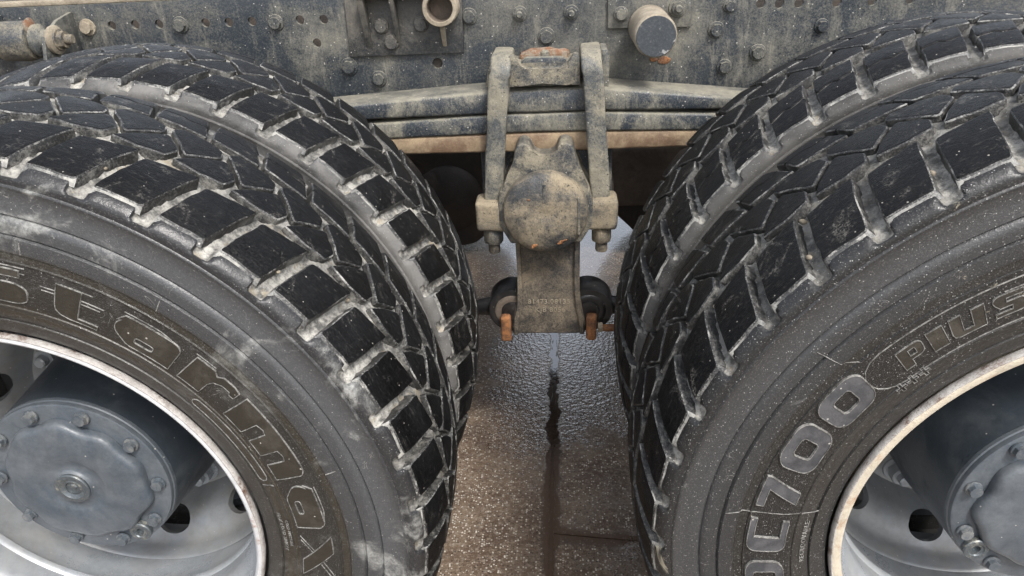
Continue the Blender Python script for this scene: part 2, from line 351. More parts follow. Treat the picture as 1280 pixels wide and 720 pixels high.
def add_sweep(bm, pts, w, d, cornr=.006, nrm=None, mi=0, round_=False, nseg=12):
    """bar of width w (sideways) and depth d swept along pts; nrm = thickness direction per point"""
    rings = []
    for i, p in enumerate(pts):
        p = Vector(p); t = (Vector(pts[min(i + 1, len(pts) - 1)]) - Vector(pts[max(i - 1, 0)])).normalized()
        nn = Vector(nrm[i]) if nrm else Vector((0, 0, 1)); 
        s = t.cross(nn).normalized(); nn = s.cross(t).normalized(); ring = []
        ww = w[i] if isinstance(w, (list, tuple)) else w; dd = d[i] if isinstance(d, (list, tuple)) else d
        for k in range(nseg * 4 if not round_ else nseg * 2):
            N_ = nseg * 4 if not round_ else nseg * 2
            a = 2 * pi * (k + .5) / N_; c, z = cos(a), sin(a); e = 1.0 if round_ else .35
            u = (abs(c) ** e) * (1 if c > 0 else -1) * ww / 2; v = (abs(z) ** e) * (1 if z > 0 else -1) * dd / 2
            ring.append(bm.verts.new(p + s * u + nn * v))
        rings.append(ring)
    n = len(rings[0])
    for A, B in zip(rings, rings[1:]):
        for i in range(n): bm.faces.new((A[i], A[(i + 1) % n], B[(i + 1) % n], B[i])).material_index = mi
    bm.faces.new(rings[0]); bm.faces.new(rings[-1][::-1])
def jitter(bm, amp, sc=30.0):
    from mathutils import noise
    for v in bm.verts:
        v.co += Vector((noise.noise(v.co * sc), noise.noise(v.co * sc + Vector((7, 3, 1))), noise.noise(v.co * sc + Vector((1, 9, 5))))) * amp
def boolean(o, cutter_bm):
    me = bpy.data.meshes.new('cut'); cutter_bm.normal_update(); bmesh.ops.recalc_face_normals(cutter_bm, faces=cutter_bm.faces)
    cutter_bm.to_mesh(me); cutter_bm.free(); c = bpy.data.objects.new('cut', me); COL.objects.link(c)
    md = o.modifiers.new('b', 'BOOLEAN'); md.object = c; md.operation = 'DIFFERENCE'; md.solver = 'EXACT'
    c.matrix_world = o.matrix_world
    bpy.context.view_layer.update(); dg = bpy.context.evaluated_depsgraph_get()
    # the cutter is in world space: put it there
    c.matrix_world = Matrix.Identity(4); bpy.context.view_layer.update(); dg = bpy.context.evaluated_depsgraph_get()
    nm = bpy.data.meshes.new_from_object(o.evaluated_get(dg)); old = o.data; o.modifiers.clear(); nm.name = old.name; o.data = nm
    bpy.data.objects.remove(c); bpy.data.meshes.remove(old)
    o.data.set_sharp_from_angle(angle=radians(35))

_bolt_cache = {}
def hexbolt(name, pos, parent, r=.011, h=.010, flange=1.35, mat='frame', hole=0, rot=None, axis=(0, -1, 0), stud=0):
    key = (round(r, 4), round(h, 4), flange, mat, hole, stud)
    if key not in _bolt_cache:
        bm = bmesh.new(); fl = r * flange
        if flange > 1: add_lathe(bm, [(fl * .97, .0), (fl, -.0012), (fl * .95, -.003), (r * .9, -.0035)], (0, 0, 0), 24)
        # hex head along -y
        prof = [(r, -.002), (r, -h + r * .12), (r * .90, -h)]
        if hole: prof += [(r * hole, -h), (r * hole * .9, -h * .35)]
        if stud: prof += [(r * .55, -h), (r * .55, -h - stud), (r * .42, -h - stud - .002)]
        rings = []
        for j, (rr, t) in enumerate(prof):
            n = 24; ring = []
            for i in range(n):
                a = 2 * pi * i / n; k = 1.0
                if j < 2: k = cos(pi / 6) / cos(((a + pi / 6) % (pi / 3)) - pi / 6)
                ring.append(bm.verts.new((rr * k * cos(a), t, rr * k * sin(a))))
            rings.append(ring)
        for A, B in zip(rings, rings[1:]):
            for i in range(24): bm.faces.new((A[i], A[(i + 1) % 24], B[(i + 1) % 24], B[i]))
        bm.faces.new(rings[0]); bm.faces.new(rings[-1])
        bmesh.ops.recalc_face_normals(bm, faces=bm.faces)
        me = bpy.data.meshes.new(name); 
        for f in bm.faces: f.smooth = True
        bm.to_mesh(me); bm.free(); me.materials.append(M[mat]); me.set_sharp_from_angle(angle=radians(28)); _bolt_cache[key] = me
    o = bpy.data.objects.new(name, _bolt_cache[key]); link(o, parent, pos)
    q = Vector((0, -1, 0)).rotation_difference(Vector(axis)).to_matrix() @ Matrix.Rotation(rot if rot is not None else random.random() * 2, 3, 'Y')
    o.rotation_euler = q.to_euler()
    return o

# ------------------------------------------------------------------ ground
gr = mk('ground', [(-600, -600, GZ - .005), (600, -600, GZ - .005), (600, 600, GZ - .005), (-600, 600, GZ - .005)], [(0, 1, 2, 3)], 'ground')
gr['kind'] = 'structure'
def slab(pts, z=GZ):
    """concrete slab with a slightly ragged edge"""
    out = []
    for i in range(len(pts)):
        a = Vector(pts[i]); b = Vector(pts[(i + 1) % len(pts)]); L = (b - a).length; n = max(2, int(L / (.008 if L < 12 else .5)))
        n = min(n, 900); nr = Vector((-(b - a).y, (b - a).x)).normalized()
        for k in range(n):
            from mathutils import noise
            p = a + (b - a) * (k / n); q = Vector((p.x * 40, p.y * 40, 0)); e = noise.noise(q) * .0022 + noise.noise(q * 3.1) * .0015 + noise.noise(q * .15) * .004
            if k == 0: e = 0
            out.append(p + nr * e)
    bm = bmesh.new(); A = [bm.verts.new((p.x, p.y, z)) for p in out]; B = [bm.verts.new((p.x, p.y, z - .02)) for p in out]
    f = bm.faces.new(A); n = len(A)
    for i in range(n): bm.faces.new((A[i], B[i], B[(i + 1) % n], A[(i + 1) % n]))
    o = from_bm('concrete_slab', bm, 'ground', gr, (0, 0, z), 30)
    return o
slab([(-5, -3), (-.009, -3), (-.004, 7), (-5, 7)])
slab([(.006, -3), (5, -3), (5, -.005), (.003, .495)][:1] + [(5, -3), (5, -.0), (.004, .506)])
slab([(.005, .5095), (5, .0035), (5, 7), (.007, 7)])

# ------------------------------------------------------------------ truck
truck = bpy.data.objects.new('truck', None); link(truck, None, (0, 1.25, GZ))
truck['label'] = 'dirty heavy truck with muddy twin rear tyres and leaf spring, parked on wet concrete'
truck['category'] = 'truck'

# ---- tyres
PROF = [(.286, .026), (.2945, .020), (.3015, .0150), (.3035, .004), (.307, -.0015), (.314, -.0045), (.322, -.0062), (.3265, -.0078), (.3285, -.0052), (.3305, -.0085), (.340, -.0112), (.3485, -.0128),
        (.3495, -.0144), (.3507, -.0144), (.3517, -.0132), (.365, -.0152), (.385, -.0165), (.4092, -.0168), (.4102, -.0184), (.4112, -.0184), (.4122, -.0168), (.4215, -.0165),
        (.4235, -.0192), (.432, -.0194), (.4405, -.0188), (.4428, -.0150), (.4450, -.0180), (.454, -.0175), (.4615, -.0166), (.4640, -.0128), (.4665, -.0158),
        (.480, -.0146), (.4935, -.0128), (.4955, -.0142), (.4972, -.0142), (.4988, -.0124), (.5015, -.0126), (.5040, -.0126), (.5065, -.0122), (.5090, -.0113), (.5112, -.0098), (.5132, -.0078), (.5150, -.0056), (.5167, -.0030), (.5184, .0010), (.5194, .0060),
        (.5200, .012), (.5212, .019), (.5226, .028), (.5242, .040), (.5258, .054), (.5272, .070), (.5282, .088), (.5290, .108)]
def sstep(x, a, b):
    t = min(1, max(0, (x - a) / (b - a))); return t * t * (3 - 2 * t)
def groove(adeg, y, r):
    """depth mask of the cross channels between shoulder blocks"""
    m = 0
    for yy, sh in ((y, 0.0), (.262 - y, 4.6)):
        if yy > .105 or r < .5055: continue
        c = 50.55 - 2.1 * yy / .08; hw = 1.22 - .25 * max(0, yy) / .08
        d = abs(((adeg - sh - c + PITCHDEG / 2) % PITCHDEG) - PITCHDEG / 2)
        m = max(m, (1 - sstep(d, hw * .55, hw * 1.15)) * sstep(r, .5058, .5135) * (1 - sstep(yy, .085, .105)))
    return m
def carcass(parent, cx, y0, mat, n=47 * 15, lab=None, phase=None):
    full = PROF + [(.5293, .131)] + [(r, .262 - y) for r, y in PROF[::-1]] + [(.280, .20), (.280, .06)]
    V, F, MU = [], [], []
    for r, y in full:
        for i in range(n):
            ad = 360 * i / n; rr, yy = r, y
            g = 0
            if phase is not None and r > .5055:
                g = groove(ad - phase, y, r)
                if g: rr -= .0075 * g; yy += (.0045 if y < .1 else -.0045) * g * (1 - sstep(min(y, .262 - y), .0, .03))
            MU.append(max(g * 1.2, sstep(min(y, .262 - y), .012, .024)) if r > .5 else 0.0)
            a = radians(ad); V.append((cx + rr * cos(a), y0 + yy, rr * sin(a)))
    m = len(full)
    for j in range(m):
        for i in range(n): F.append((j * n + i, j * n + (i + 1) % n, ((j + 1) % m) * n + (i + 1) % n, ((j + 1) % m) * n + i))
    o = mk('tyre', V, F, mat, parent, (cx, y0, 0), None, 50)
    at = o.data.attributes.new('mud', 'FLOAT', 'POINT'); at.data.foreach_set('value', MU)
    if lab: o['label'] = lab
    return o
A_ = [(57.15, .0008), (55.5, .0715), (49.2, .0835), (51.65, .0008)]
B_ = [(61.0, .096), (59.5, .118), (56.8, .145), (56.2, .145), (53.9, .118), (54.5, .097), (57.5, .092)]
C_ = [(64.6, .166), (63.8, .178), (60.0, .175), (57.8, .166), (57.4, .149), (60.5, .117)]
D_ = [(67.9, .189), (69.85, .2612), (64.1, .2612), (61.1, .185)]
RAD = .5275
def Rt(y): return .5380 - .0165 * min(1.1, abs((y - YM) / YM)) ** 2.7
def lerp(a, b, t): return (a[0] + (b[0] - a[0]) * t, a[1] + (b[1] - a[1]) * t)
def split(poly, kind):
    """cut a shoulder block by a narrow slit running round the tyre"""
    p = poly
    if kind == 'A': a, b, c, d = p          # outer-high, inner-high, inner-low, outer-low
    else: b, a, d, c = p
    t0, t1 = .47, .53;     m1, m2 = lerp(a, b, t0), lerp(d, c, t1)
    k1 = lerp(m1, m2, .45); k1 = (k1[0], k1[1] + .004); k2 = lerp(m1, m2, .6); k2 = (k2[0], k2[1] - .003)
    g = .0011
    def sh(q, s): return (q[0], q[1] + s * (g if kind == 'A' else -g))
    o = [a, sh(m1, -1), sh(k1, -1), sh(k2, -1), sh(m2, -1), d]; i = [sh(m1, 1), b, c, sh(m2, 1), sh(k2, 1), sh(k1, 1)]
    return [o, i]
def block_geo(polys, seed, kind0='B'):
    """vertices/faces of one tread block in tyre space (origin on the axle), material 0 = worn top, 1 = dusty side"""
    rnd = random.Random(seed); V, F, MI = [], [], []
    for poly in polys:
        # orientation
        ar = sum(poly[i][0] * poly[(i + 1) % len(poly)][1] - poly[(i + 1) % len(poly)][0] * poly[i][1] for i in range(len(poly)))
        if ar < 0: poly = poly[::-1]
        pts = [(a * pi / 180 * RAD, y) for a, y in poly]      # metric
        den = []
        n = len(pts)
        for i in range(n):
            a, b = Vector(pts[i]), Vector(pts[(i + 1) % n]); L = (b - a).length; k = max(1, int(L / .011))
            pv = Vector(pts[i - 1])
            # chamfer the corner a little
            c1 = a + (pv - a).normalized() * min(.0026, (pv - a).length * .2); c2 = a + (b - a).normalized() * min(.0026, L * .2)
            den += [c1, (c1 + c2 + a) / 3, c2]
            nr = Vector((-(b - a).y, (b - a).x)).normalized()
            for j in range(1, k): den.append(a + (b - a) * (j / k) + nr * rnd.uniform(-.0009, .0009))
        m = len(den); cen = sum(den, Vector((0, 0))) / m
        def off(d):
            out = []
            for i in range(m):
                a, b, c = den[i - 1], den[i], den[(i + 1) % m]; t = (c - a).normalized(); nn = Vector((-t.y, t.x))
                out.append(b + nn * d)
            return out
        inner = off(.0006); inner2 = off(.0030); outer = off(-.0026); den0 = den; den = off(-.0011) if kind0 != 'A' else off(-.0006)
        rows = []
        hj = rnd.uniform(-.0006, .0004)
        for lvl, L in (('bot', outer), ('mid', den), ('in', inner), ('in2', inner2)):
            row = []
            for i, p in enumerate(L):
                yy = p.y; R = Rt(yy) + hj; edge = yy < .006 or yy > .256
                if lvl == 'bot':
                    r = R - .0155
                    if edge: r = .5130; yy = -.0036 if yy < .1 else .2656
                    elif min(yy, .262 - yy) < .045: r = R - .0155 + .003 * (1 - min(yy, .262 - yy) / .045)
                elif lvl == 'mid': r = R - .0018
                elif lvl == 'in': r = R - .0004
                else: r = R
                a = p.x / RAD; row.append(len(V)); V.append((r * cos(a), yy, r * sin(a)))
            rows.append(row)
        for k, (A, B) in enumerate(zip(rows, rows[1:])):
            for i in range(m):
                F.append((A[i], A[(i + 1) % m], B[(i + 1) % m], B[i]))
                e = all(den[j].y < .008 or den[j].y > .254 for j in (i, (i + 1) % m))
                sl = len(polys) > 1 and all(.028 < den[j].y < .048 or .214 < den[j].y < .236 for j in (i, (i + 1) % m))
                MI.append((3 if e else 1) if k == 0 else (2 if k == 1 and not sl else 0))
        ci = len(V); a = cen.x / RAD; R = Rt(cen.y) + hj; V.append((R * cos(a), cen.y, R * sin(a)))
        for i in range(m): F.append((rows[-1][i], rows[-1][(i + 1) % m], ci)); MI.append(0)
    return V, F, MI
def blockmesh(V, F, MI, name='tread_block'):
    me = bpy.data.meshes.new(name); me.from_pydata(V, [], F); [me.materials.append(M[z]) for z in ('tread', 'treadside', 'treadedge', 'shoulder')]
    me.polygons.foreach_set('material_index', MI); me.polygons.foreach_set('use_smooth', [True] * len(F))
    bm = bmesh.new(); bm.from_mesh(me); bmesh.ops.recalc_face_normals(bm, faces=bm.faces); bm.to_mesh(me); bm.free()
    me.set_sharp_from_angle(angle=radians(32)); return me
BM = {}
for kind, poly in (('A', A_), ('B', B_), ('C', C_), ('D', D_), ('As', A_)):
    for v in range(4):
        pl = split(poly, kind[0]) if kind in ('As', 'D') else [poly]
        g = block_geo(pl, ord(kind[0]) * 7 + len(kind) * 31 + v, kind[0]); BM[kind, v] = (g, blockmesh(*g))
CEN = {k: (sum(p[0] for p in P) / len(P), sum(p[1] for p in P) / len(P)) for k, P in (('A', A_), ('B', B_), ('C', C_), ('D', D_), ('As', A_))}
def project(p):
    d = Vector(p) - CAM; z = d.dot(FWD)
    return (640 + FPX * d.dot(RT) / z, 360 - FPX * d.dot(UP) / z, z) if z > .05 else (9e9, 9e9, z)
def in_view(p, nrm, mar=45):
    u, v, z = project(p)
    return z > 0 and -mar < u < 1280 + mar and -mar < v < 720 + mar and (Vector(p) - CAM).normalized().dot(Vector(nrm)) < .16
cand = []; tyres = []
def tread(tyre, cx, y0, phase, sipes):
    tyres.append((tyre, cx, y0, phase, sipes))
    for k in range(47):
        for kind in ('As' if sipes else 'A', 'B', 'C', 'D'):
            a = radians(CEN[kind][0] + phase + k * PITCHDEG); y = y0 + CEN[kind][1]
            n = (cos(a), 0, sin(a)); p = (cx + .53 * cos(a), y, .53 * sin(a))
            # rear block rows of the outer tyres and everything on the rear face stay in the joined mesh
            cand.append((in_view(p, n), (Vector(p) - CAM).length, tyre, cx, y0, phase, k, kind))
TY = {}
TY['Lo'] = carcass(truck, -H, 0, 'wallL', phase=0.0, lab='left outer tyre with dusty grey wall and brown raised lettering')
TY['Li'] = carcass(truck, -H, DUAL, 'wallLi', phase=-.6, lab='left inner tyre, grey with dried dust')
TY['Ro'] = carcass(truck, H, 0, 'wallR', phase=.62, lab='right outer tyre speckled with drops, grey numerals on its wall')
TY['Ri'] = carcass(truck, H, DUAL, 'wallRi', phase=3.2, lab='right inner tyre with slit shoulder blocks')
tread(TY['Lo'], -H, 0, 0.0, False); tread(TY['Li'], -H, DUAL, -.6, False)
tread(TY['Ro'], H, 0, .62, False); tread(TY['Ri'], H, DUAL, 3.2, True)
vis = sorted([c for c in cand if c[0]], key=lambda c: c[1]); vis = vis[:300]; visset = {id(c) for c in vis}
rest = {}
for c in cand:
    _, _, tyre, cx, y0, ph, k, kind = c; ang = radians(ph + k * PITCHDEG); var = (k * 3 + ord(kind[0])) % 4
    if id(c) in visset:
        o = bpy.data.objects.new('tread_block', BM[kind, var][1]); COL.objects.link(o); o.parent = tyre; o.rotation_euler = (0, -ang, 0)
    else: rest.setdefault(tyre.name, [tyre, []])[1].append((kind, var, ang))
for nm, (tyre, L) in rest.items():
    V, F, MI = [], [], []
    for kind, var, ang in L:
        (v, f, mi) = BM[kind, var][0]; b = len(V); ca, sa = cos(ang), sin(ang)
        V += [(x * ca - z * sa, y, x * sa + z * ca) for x, y, z in v]; F += [tuple(i + b for i in q) for q in f]; MI += mi
    o = bpy.data.objects.new('tread_blocks', blockmesh(V, F, MI, 'tread_blocks')); COL.objects.link(o); o.parent = tyre; o['kind'] = 'stuff'
print('tread blocks as parts', len(vis))

def stone(tyre, cx, y0, phase, k, a, y, r):
    ang = radians(a + phase - k * PITCHDEG); bm = bmesh.new(); bmesh.ops.create_icosphere(bm, subdivisions=2, radius=r)
    c = Vector((cx + .523 * cos(ang), y0 + y, .523 * sin(ang)))
    for v in bm.verts: v.co = Vector((v.co.x, v.co.y * 1.2, v.co.z * .8)) + c
    jitter(bm, r * .5, 120); from_bm('trapped_stone', bm, 'tan', tyre, c, 60)
for k, a, y, r in ((0, 50.6, .060, .0036), (1, 50.4, .03, .0028), (2, 48.6, .088, .004), (4, 50.5, .05, .0035), (6, 48.5, .09, .0036), (-2, 50.6, .04, .003), (3, 58.6, .128, .003)):
    stone(TY['Lo'], -H, 0, 0, k, a, y, r)
for k, a, y, r in ((-10, 50.6, .060, .0038), (-11, 50.4, .02, .003), (-11, 48.6, .088, .004), (-12, 50.5, .05, .0038), (-9, 50.5, .03, .0034), (-13, 48.5, .09, .0036)):
    stone(TY['Ro'], H, 0, .62, k, a, y, r)
stone(TY['Li'], -H, DUAL, -.6, 3, 50.5, .055, .0075)

# ---- lettering on the walls (u clockwise, v outward, unit box)
def arc(cx, cy, rx, ry, a0, a1, n=6): return [(cx + rx * cos(radians(a0 + (a1 - a0) * i / n)), cy + ry * sin(radians(a0 + (a1 - a0) * i / n))) for i in range(n + 1)]
def rrect(x0, y0, x1, y1, rx, ry):
    return arc(x1 - rx, y1 - ry, rx, ry, 90, 0) + arc(x1 - rx, y0 + ry, rx, ry, 0, -90) + arc(x0 + rx, y0 + ry, rx, ry, -90, -180) + arc(x0 + rx, y1 - ry, rx, ry, 180, 90)
G = {
 't': dict(fill=[[(.24, 1), (.62, 1), (.62, .14), (.95, .14), (.95, .02), (.50, .02), (.34, .08), (.26, .2), (.24, .36)]],
           lines=[[(.62, 1), (.78, 1)], [(0, .76), (.24, .76)], [(.03, .66), (.24, .66)], [(.62, .74), (.98, .74)], [(.62, .64), (.93, .64)]]),
 'a': dict(fill=[[(.02, .70)] + arc(.2, .5, .18, .3, 125, 235, 6) + [(.25, .06), (.34, .02), (1, .02)] + arc(.85, .72, .15, .20, 0, 90, 5) + [(.12, .92)]],
           hole=[rrect(.36, .22, .66, .40, .06, .05)], lines=[[(.08, 1.0), (.62, 1.0), (.80, .94)], [(.10, .78), (.66, .78)], [(.14, .66), (.66, .66)], [(.36, .48), (.66, .48)]]),
 'r': dict(fill=[[(.05, .98), (.42, .98), (.52, .86), (.62, .98), (.86, .98), (1, .92), (1, .66), (.90, .66), (.86, .74), (.70, .74), (.55, .62), (.50, .45), (.50, .02), (0, .02)]], lines=[[(0, 1.05), (.40, 1.05)]]),
 'm': dict(fill=[[(0, .98), (.86, .98)] + arc(.88, .80, .12, .18, 80, 0, 4) + [(1, .02), (.78, .02), (.78, .60), (.72, .66), (.64, .60), (.64, .02), (.42, .02), (.42, .60), (.36, .66), (.28, .60), (.28, .02), (0, .02)]],
           lines=[[(.28, .9), (.31, .75)], [(.64, .9), (.67, .75)]]),
 'x': dict(fill=[[(.0, 1), (.38, 1), (1, .02), (.62, .02)]], lines=[[(.02, .02), (.36, .40)], [(.12, .02), (.42, .36)], [(.60, .64), (.92, 1)], [(.68, .58), (1, .96)]]),
 's': dict(fill=[[(.06, .62), (.0, .78)] + arc(.2, .80, .2, .2, 180, 90, 4) + [(.92, 1), (.92, .80), (.40, .80), (.40, .62)] + arc(.8, .40, .2, .22, 90, 0, 4) + arc(.8, .22, .2, .2, 0, -90, 4) + [(.05, .02), (.05, .20), (.58, .20), (.58, .40), (.2, .40)]],
           lines=[[(.40, 1.08), (.98, 1.08)], [(.5, .92), (.98, .92)]]),
 '0': dict(fill=[rrect(0, 0, 1, 1, .30, .30)], hole=[rrect(.30, .26, .70, .74, .10, .10)]),
 '7': dict(fill=[[(0, 1), (1, 1), (1, .86), (.66, .0), (.22, .0), (.60, .80), (0, .80)]]),
 'C': dict(fill=[[(1, 1), (.25, 1)] + arc(.25, .75, .25, .25, 100, 180, 4) + arc(.25, .25, .25, .25, 180, 260, 4) + [(1, 0), (1, .16), (.44, .16), (.44, .84), (1, .84)]]),
 'D': dict(fill=[[(0, 0), (.72, 0)] + arc(.72, .28, .28, .28, -80, 0, 4) + arc(.72, .72, .28, .28, 0, 80, 4) + [(0, 1)]], hole=[rrect(.42, .20, .74, .80, .08, .1)]),
 'P': dict(fill=[[(0, 0), (.42, 0), (.42, .32), (.75, .32)] + arc(.75, .56, .25, .24, -80, 0, 4) + arc(.75, .78, .25, .22, 0, 90, 4) + [(0, 1)]], hole=[[(.42, .50), (.70, .50), (.70, .80), (.42, .80)]]),
 'l': dict(fill=[[(0, 0), (1, 0), (1, 1), (0, 1)]]),
 'u': dict(fill=[[(0, 1), (.34, 1), (.34, .22), (.64, .22), (.64, 1), (1, 1), (1, 0), (.20, 0), (.05, .08), (0, .25)]]),
 '+': dict(fill=[[(.35, 0), (.65, 0), (.65, .35), (1, .35), (1, .65), (.65, .65), (.65, 1), (.35, 1), (.35, .65), (0, .65), (0, .35), (.35, .35)]]),
}
import bisect
_pr = sorted(PROF[4:-6]); _rs = [p[0] for p in _pr]
def wall_y(r):
    i = min(max(bisect.bisect(_rs, r), 1), len(_rs) - 1); a, b = _pr[i - 1], _pr[i]; return a[1] + (b[1] - a[1]) * (r - a[0]) / (b[0] - a[0])
def polar(cx, a, r, lift): return (cx + r * cos(a), wall_y(r) - lift, r * sin(a))
def add_ridge(V, F, MI, pts, cx, w=.0006, h=.0008, closed=False, mi=1, base=0):
    """thin raised line following (angle, radius) points on the wall"""
    d = []
    n = len(pts)
    for i in range(n if closed else n - 1):
        a, b = pts[i], pts[(i + 1) % n]; L = sqrt(((b[0] - a[0]) * .38) ** 2 + (b[1] - a[1]) ** 2); k = max(1, int(L / .005))
        d += [(a[0] + (b[0] - a[0]) * j / k, a[1] + (b[1] - a[1]) * j / k) for j in range(k)]
    if not closed: d.append(pts[-1])
    m = len(d); rows = []
    for i in range(m):
        a = d[i - 1] if (closed or i) else d[0]; b = d[(i + 1) % m] if (closed or i < m - 1) else d[-1]
        tx, ty = (b[0] - a[0]) * d[i][1], b[1] - a[1]; L = sqrt(tx * tx + ty * ty) or 1; nx, ny = -ty / L, tx / L; row = []
        for s, z in ((-1.6, -.0006), (-.6, h), (.6, h), (1.6, -.0006)):
            r = d[i][1] + ny * s * w; row.append(len(V)); V.append(polar(cx, d[i][0] + nx * s * w / d[i][1], r, z + base))
        rows.append(row)
    for i in range(m if closed else m - 1):
        A, B = rows[i], rows[(i + 1) % m]
        for k in range(3): F.append((A[k], A[k + 1], B[k + 1], B[k])); MI.append(mi)
def letter(tyre, cx, ch, a0, a1, r0, r1, fillmat, lift=.0012, slant=0.0, name='letter', ridge='ridge', rw=.0006):
    g = G[ch]; V, F, MI = [], [], []
    def T(p):
        u = p[0] + slant * (p[1] - .5); return (radians(a0 + (a1 - a0) * u), r0 + (r1 - r0) * p[1])
    if fillmat:
        bm = bmesh.new(); es = []
        for loop in g['fill'] + g.get('hole', []):
            dd = []
            for i in range(len(loop)):
                a, b = loop[i], loop[(i + 1) % len(loop)]; k = 3 if max(abs(a[0] - b[0]), abs(a[1] - b[1])) > .25 else 1
                dd += [lerp(a, b, j / k) for j in range(k)]
            dd2 = [p for i, p in enumerate(dd) if abs(p[0] - dd[i - 1][0]) + abs(p[1] - dd[i - 1][1]) > 1e-5]
            vs = [bm.verts.new((p[0], p[1], 0)) for p in dd2]
            es += [bm.edges.new((vs[i], vs[(i + 1) % len(vs)])) for i in range(len(vs))]
        bmesh.ops.triangle_fill(bm, edges=es, use_beauty=True)
        bmesh.ops.subdivide_edges(bm, edges=[e for e in bm.edges if e.calc_length() > .3], cuts=1)
        bmesh.ops.triangulate(bm, faces=bm.faces)
        bm.verts.index_update()
        b0 = len(V)
        for v in bm.verts: a, r = T((v.co.x, v.co.y)); V.append(polar(cx, a, r, lift))
        for f in bm.faces: F.append(tuple(b0 + v.index for v in f.verts)); MI.append(0)
        # skirt down to the wall
        for e in bm.edges:
            if e.is_boundary:
                i, j = e.verts[0].index, e.verts[1].index; k = len(V)
                for v in e.verts: a, r = T((v.co.x, v.co.y)); V.append(polar(cx, a, r, -.001))
                F.append((b0 + i, b0 + j, k + 1, k)); MI.append(0)
        bm.free()
    for loop in g['fill'] + g.get('hole', []): add_ridge(V, F, MI, [T(p) for p in loop], cx, closed=True, w=rw, h=lift + .0007 if fillmat else .0011)
    for ln in g.get('lines', []): add_ridge(V, F, MI, [T(p) for p in ln], cx, w=rw)
    return mk(name, V, F, [fillmat or 'letterL', ridge], tyre, (cx, 0, 0), MI, 30)
L = TY['Lo']; R_ = TY['Ro']
for ch, a0, a1 in (('s', 86, 71.5), ('t', 69.5, 58.8), ('a', 57.0, 45.6), ('r', 43.6, 34.0), ('m', 32.6, 14.8), ('a', 12.8, 2.0), ('x', -.3, -11.5), ('x', -13, -24)):
    letter(L, -H, ch, a0, a1, .357, .400 if ch != 's' else .402, 'letterL', .0010)
for ch, a0, a1 in (('D', 195.0, 185.0), ('C', 182.2, 174.6), ('7', 171.6, 165.2), ('0', 162.6, 153.2), ('0', 151.4, 142.2)):
    letter(R_, H, ch, a0, a1, .361, .408, 'letterR', .0022, slant=.10, name='numeral' if ch in '70' else 'letter')
for ch, a0, a1 in (('P', 136.4, 132.2), ('l', 131.2, 128.6), ('u', 127.7, 122.4), ('s', 121.2, 116.4)):
    letter(R_, H, ch, a0, a1, .365, .391, 'letterL', .0008, slant=.12, rw=.0005)
for a in (139.5, 137.2, 134.8): letter(R_, H, '+', a + 1, a - 1, .342, .3555, None, name='embossed_mark', rw=.0005)
def outline(tyre, cx, pts, name='raised_line', closed=True, w=.0006):
    V, F, MI = [], [], []; add_ridge(V, F, MI, pts, cx, closed=closed, mi=0, w=w); return mk(name, V, F, 'ridge', tyre, (cx, 0, 0), MI, 30)
def caps(a0, a1, r0, r1):
    rm = (r0 + r1) / 2; h = (r1 - r0) / 2; da = h / rm; a0, a1 = radians(a0), radians(a1)
    return [(a0 + da * sin(t) * (1.2), rm + h * cos(t)) for t in [pi * i / 8 for i in range(9)]] + [(a1 - da * sin(t) * 1.2, rm - h * cos(t)) for t in [pi * i / 8 for i in range(9)]]
outline(R_, H, caps(137.8, 96, .3525, .4035)); outline(L, -H, caps(37, 16, .3335, .3455))
outline(R_, H, [(radians(172.6), .327), (radians(173.2), .37), (radians(173.0), .42), (radians(173.8), .44)], closed=False, w=.00035)
outline(R_, H, [(radians(140.2), .410), (radians(142.2), .425), (radians(142.8), .455)], closed=False, w=.00035)
for a in (14.2, 72, 52): outline(L, -H, [(radians(a), .424), (radians(a + .3), .442)], closed=False)
outline(L, -H, [(radians(13.6), .333), (radians(13.3), .350)], closed=False)
def ring_text(tyre, cx, s, a_start, r, size, name='small_lettering', flip=1, ri=.0009):
    """fine moulded lettering: font outline bent round the wall"""
    cu = bpy.data.curves.new('t', 'FONT'); cu.body = s; cu.size = size; cu.extrude = .0006; cu.resolution_u = 2; cu.space_character = 1.15
    o = bpy.data.objects.new('t', cu); COL.objects.link(o); bpy.context.view_layer.update()
    me = o.to_mesh(); vs = [v.co.copy() for v in me.vertices]; fs = [tuple(p.vertices) for p in me.polygons]; o.to_mesh_clear()
    bpy.data.objects.remove(o)
    V = [polar(cx, radians(a_start) - v.x / r, r + v.y, v.z + .0004) for v in vs]
    return mk(name, V, fs, 'ridge', tyre, (cx, 0, 0), None, 30)
ring_text(R_, H, 'REGROOVABLE', 186.8, .3345, .0088)
ring_text(L, -H, 'MAX LOAD SINGLE', 5.5, .3335, .0068); ring_text(L, -H, 'COLD PRESSURE', 3.5, .3420, .0055)

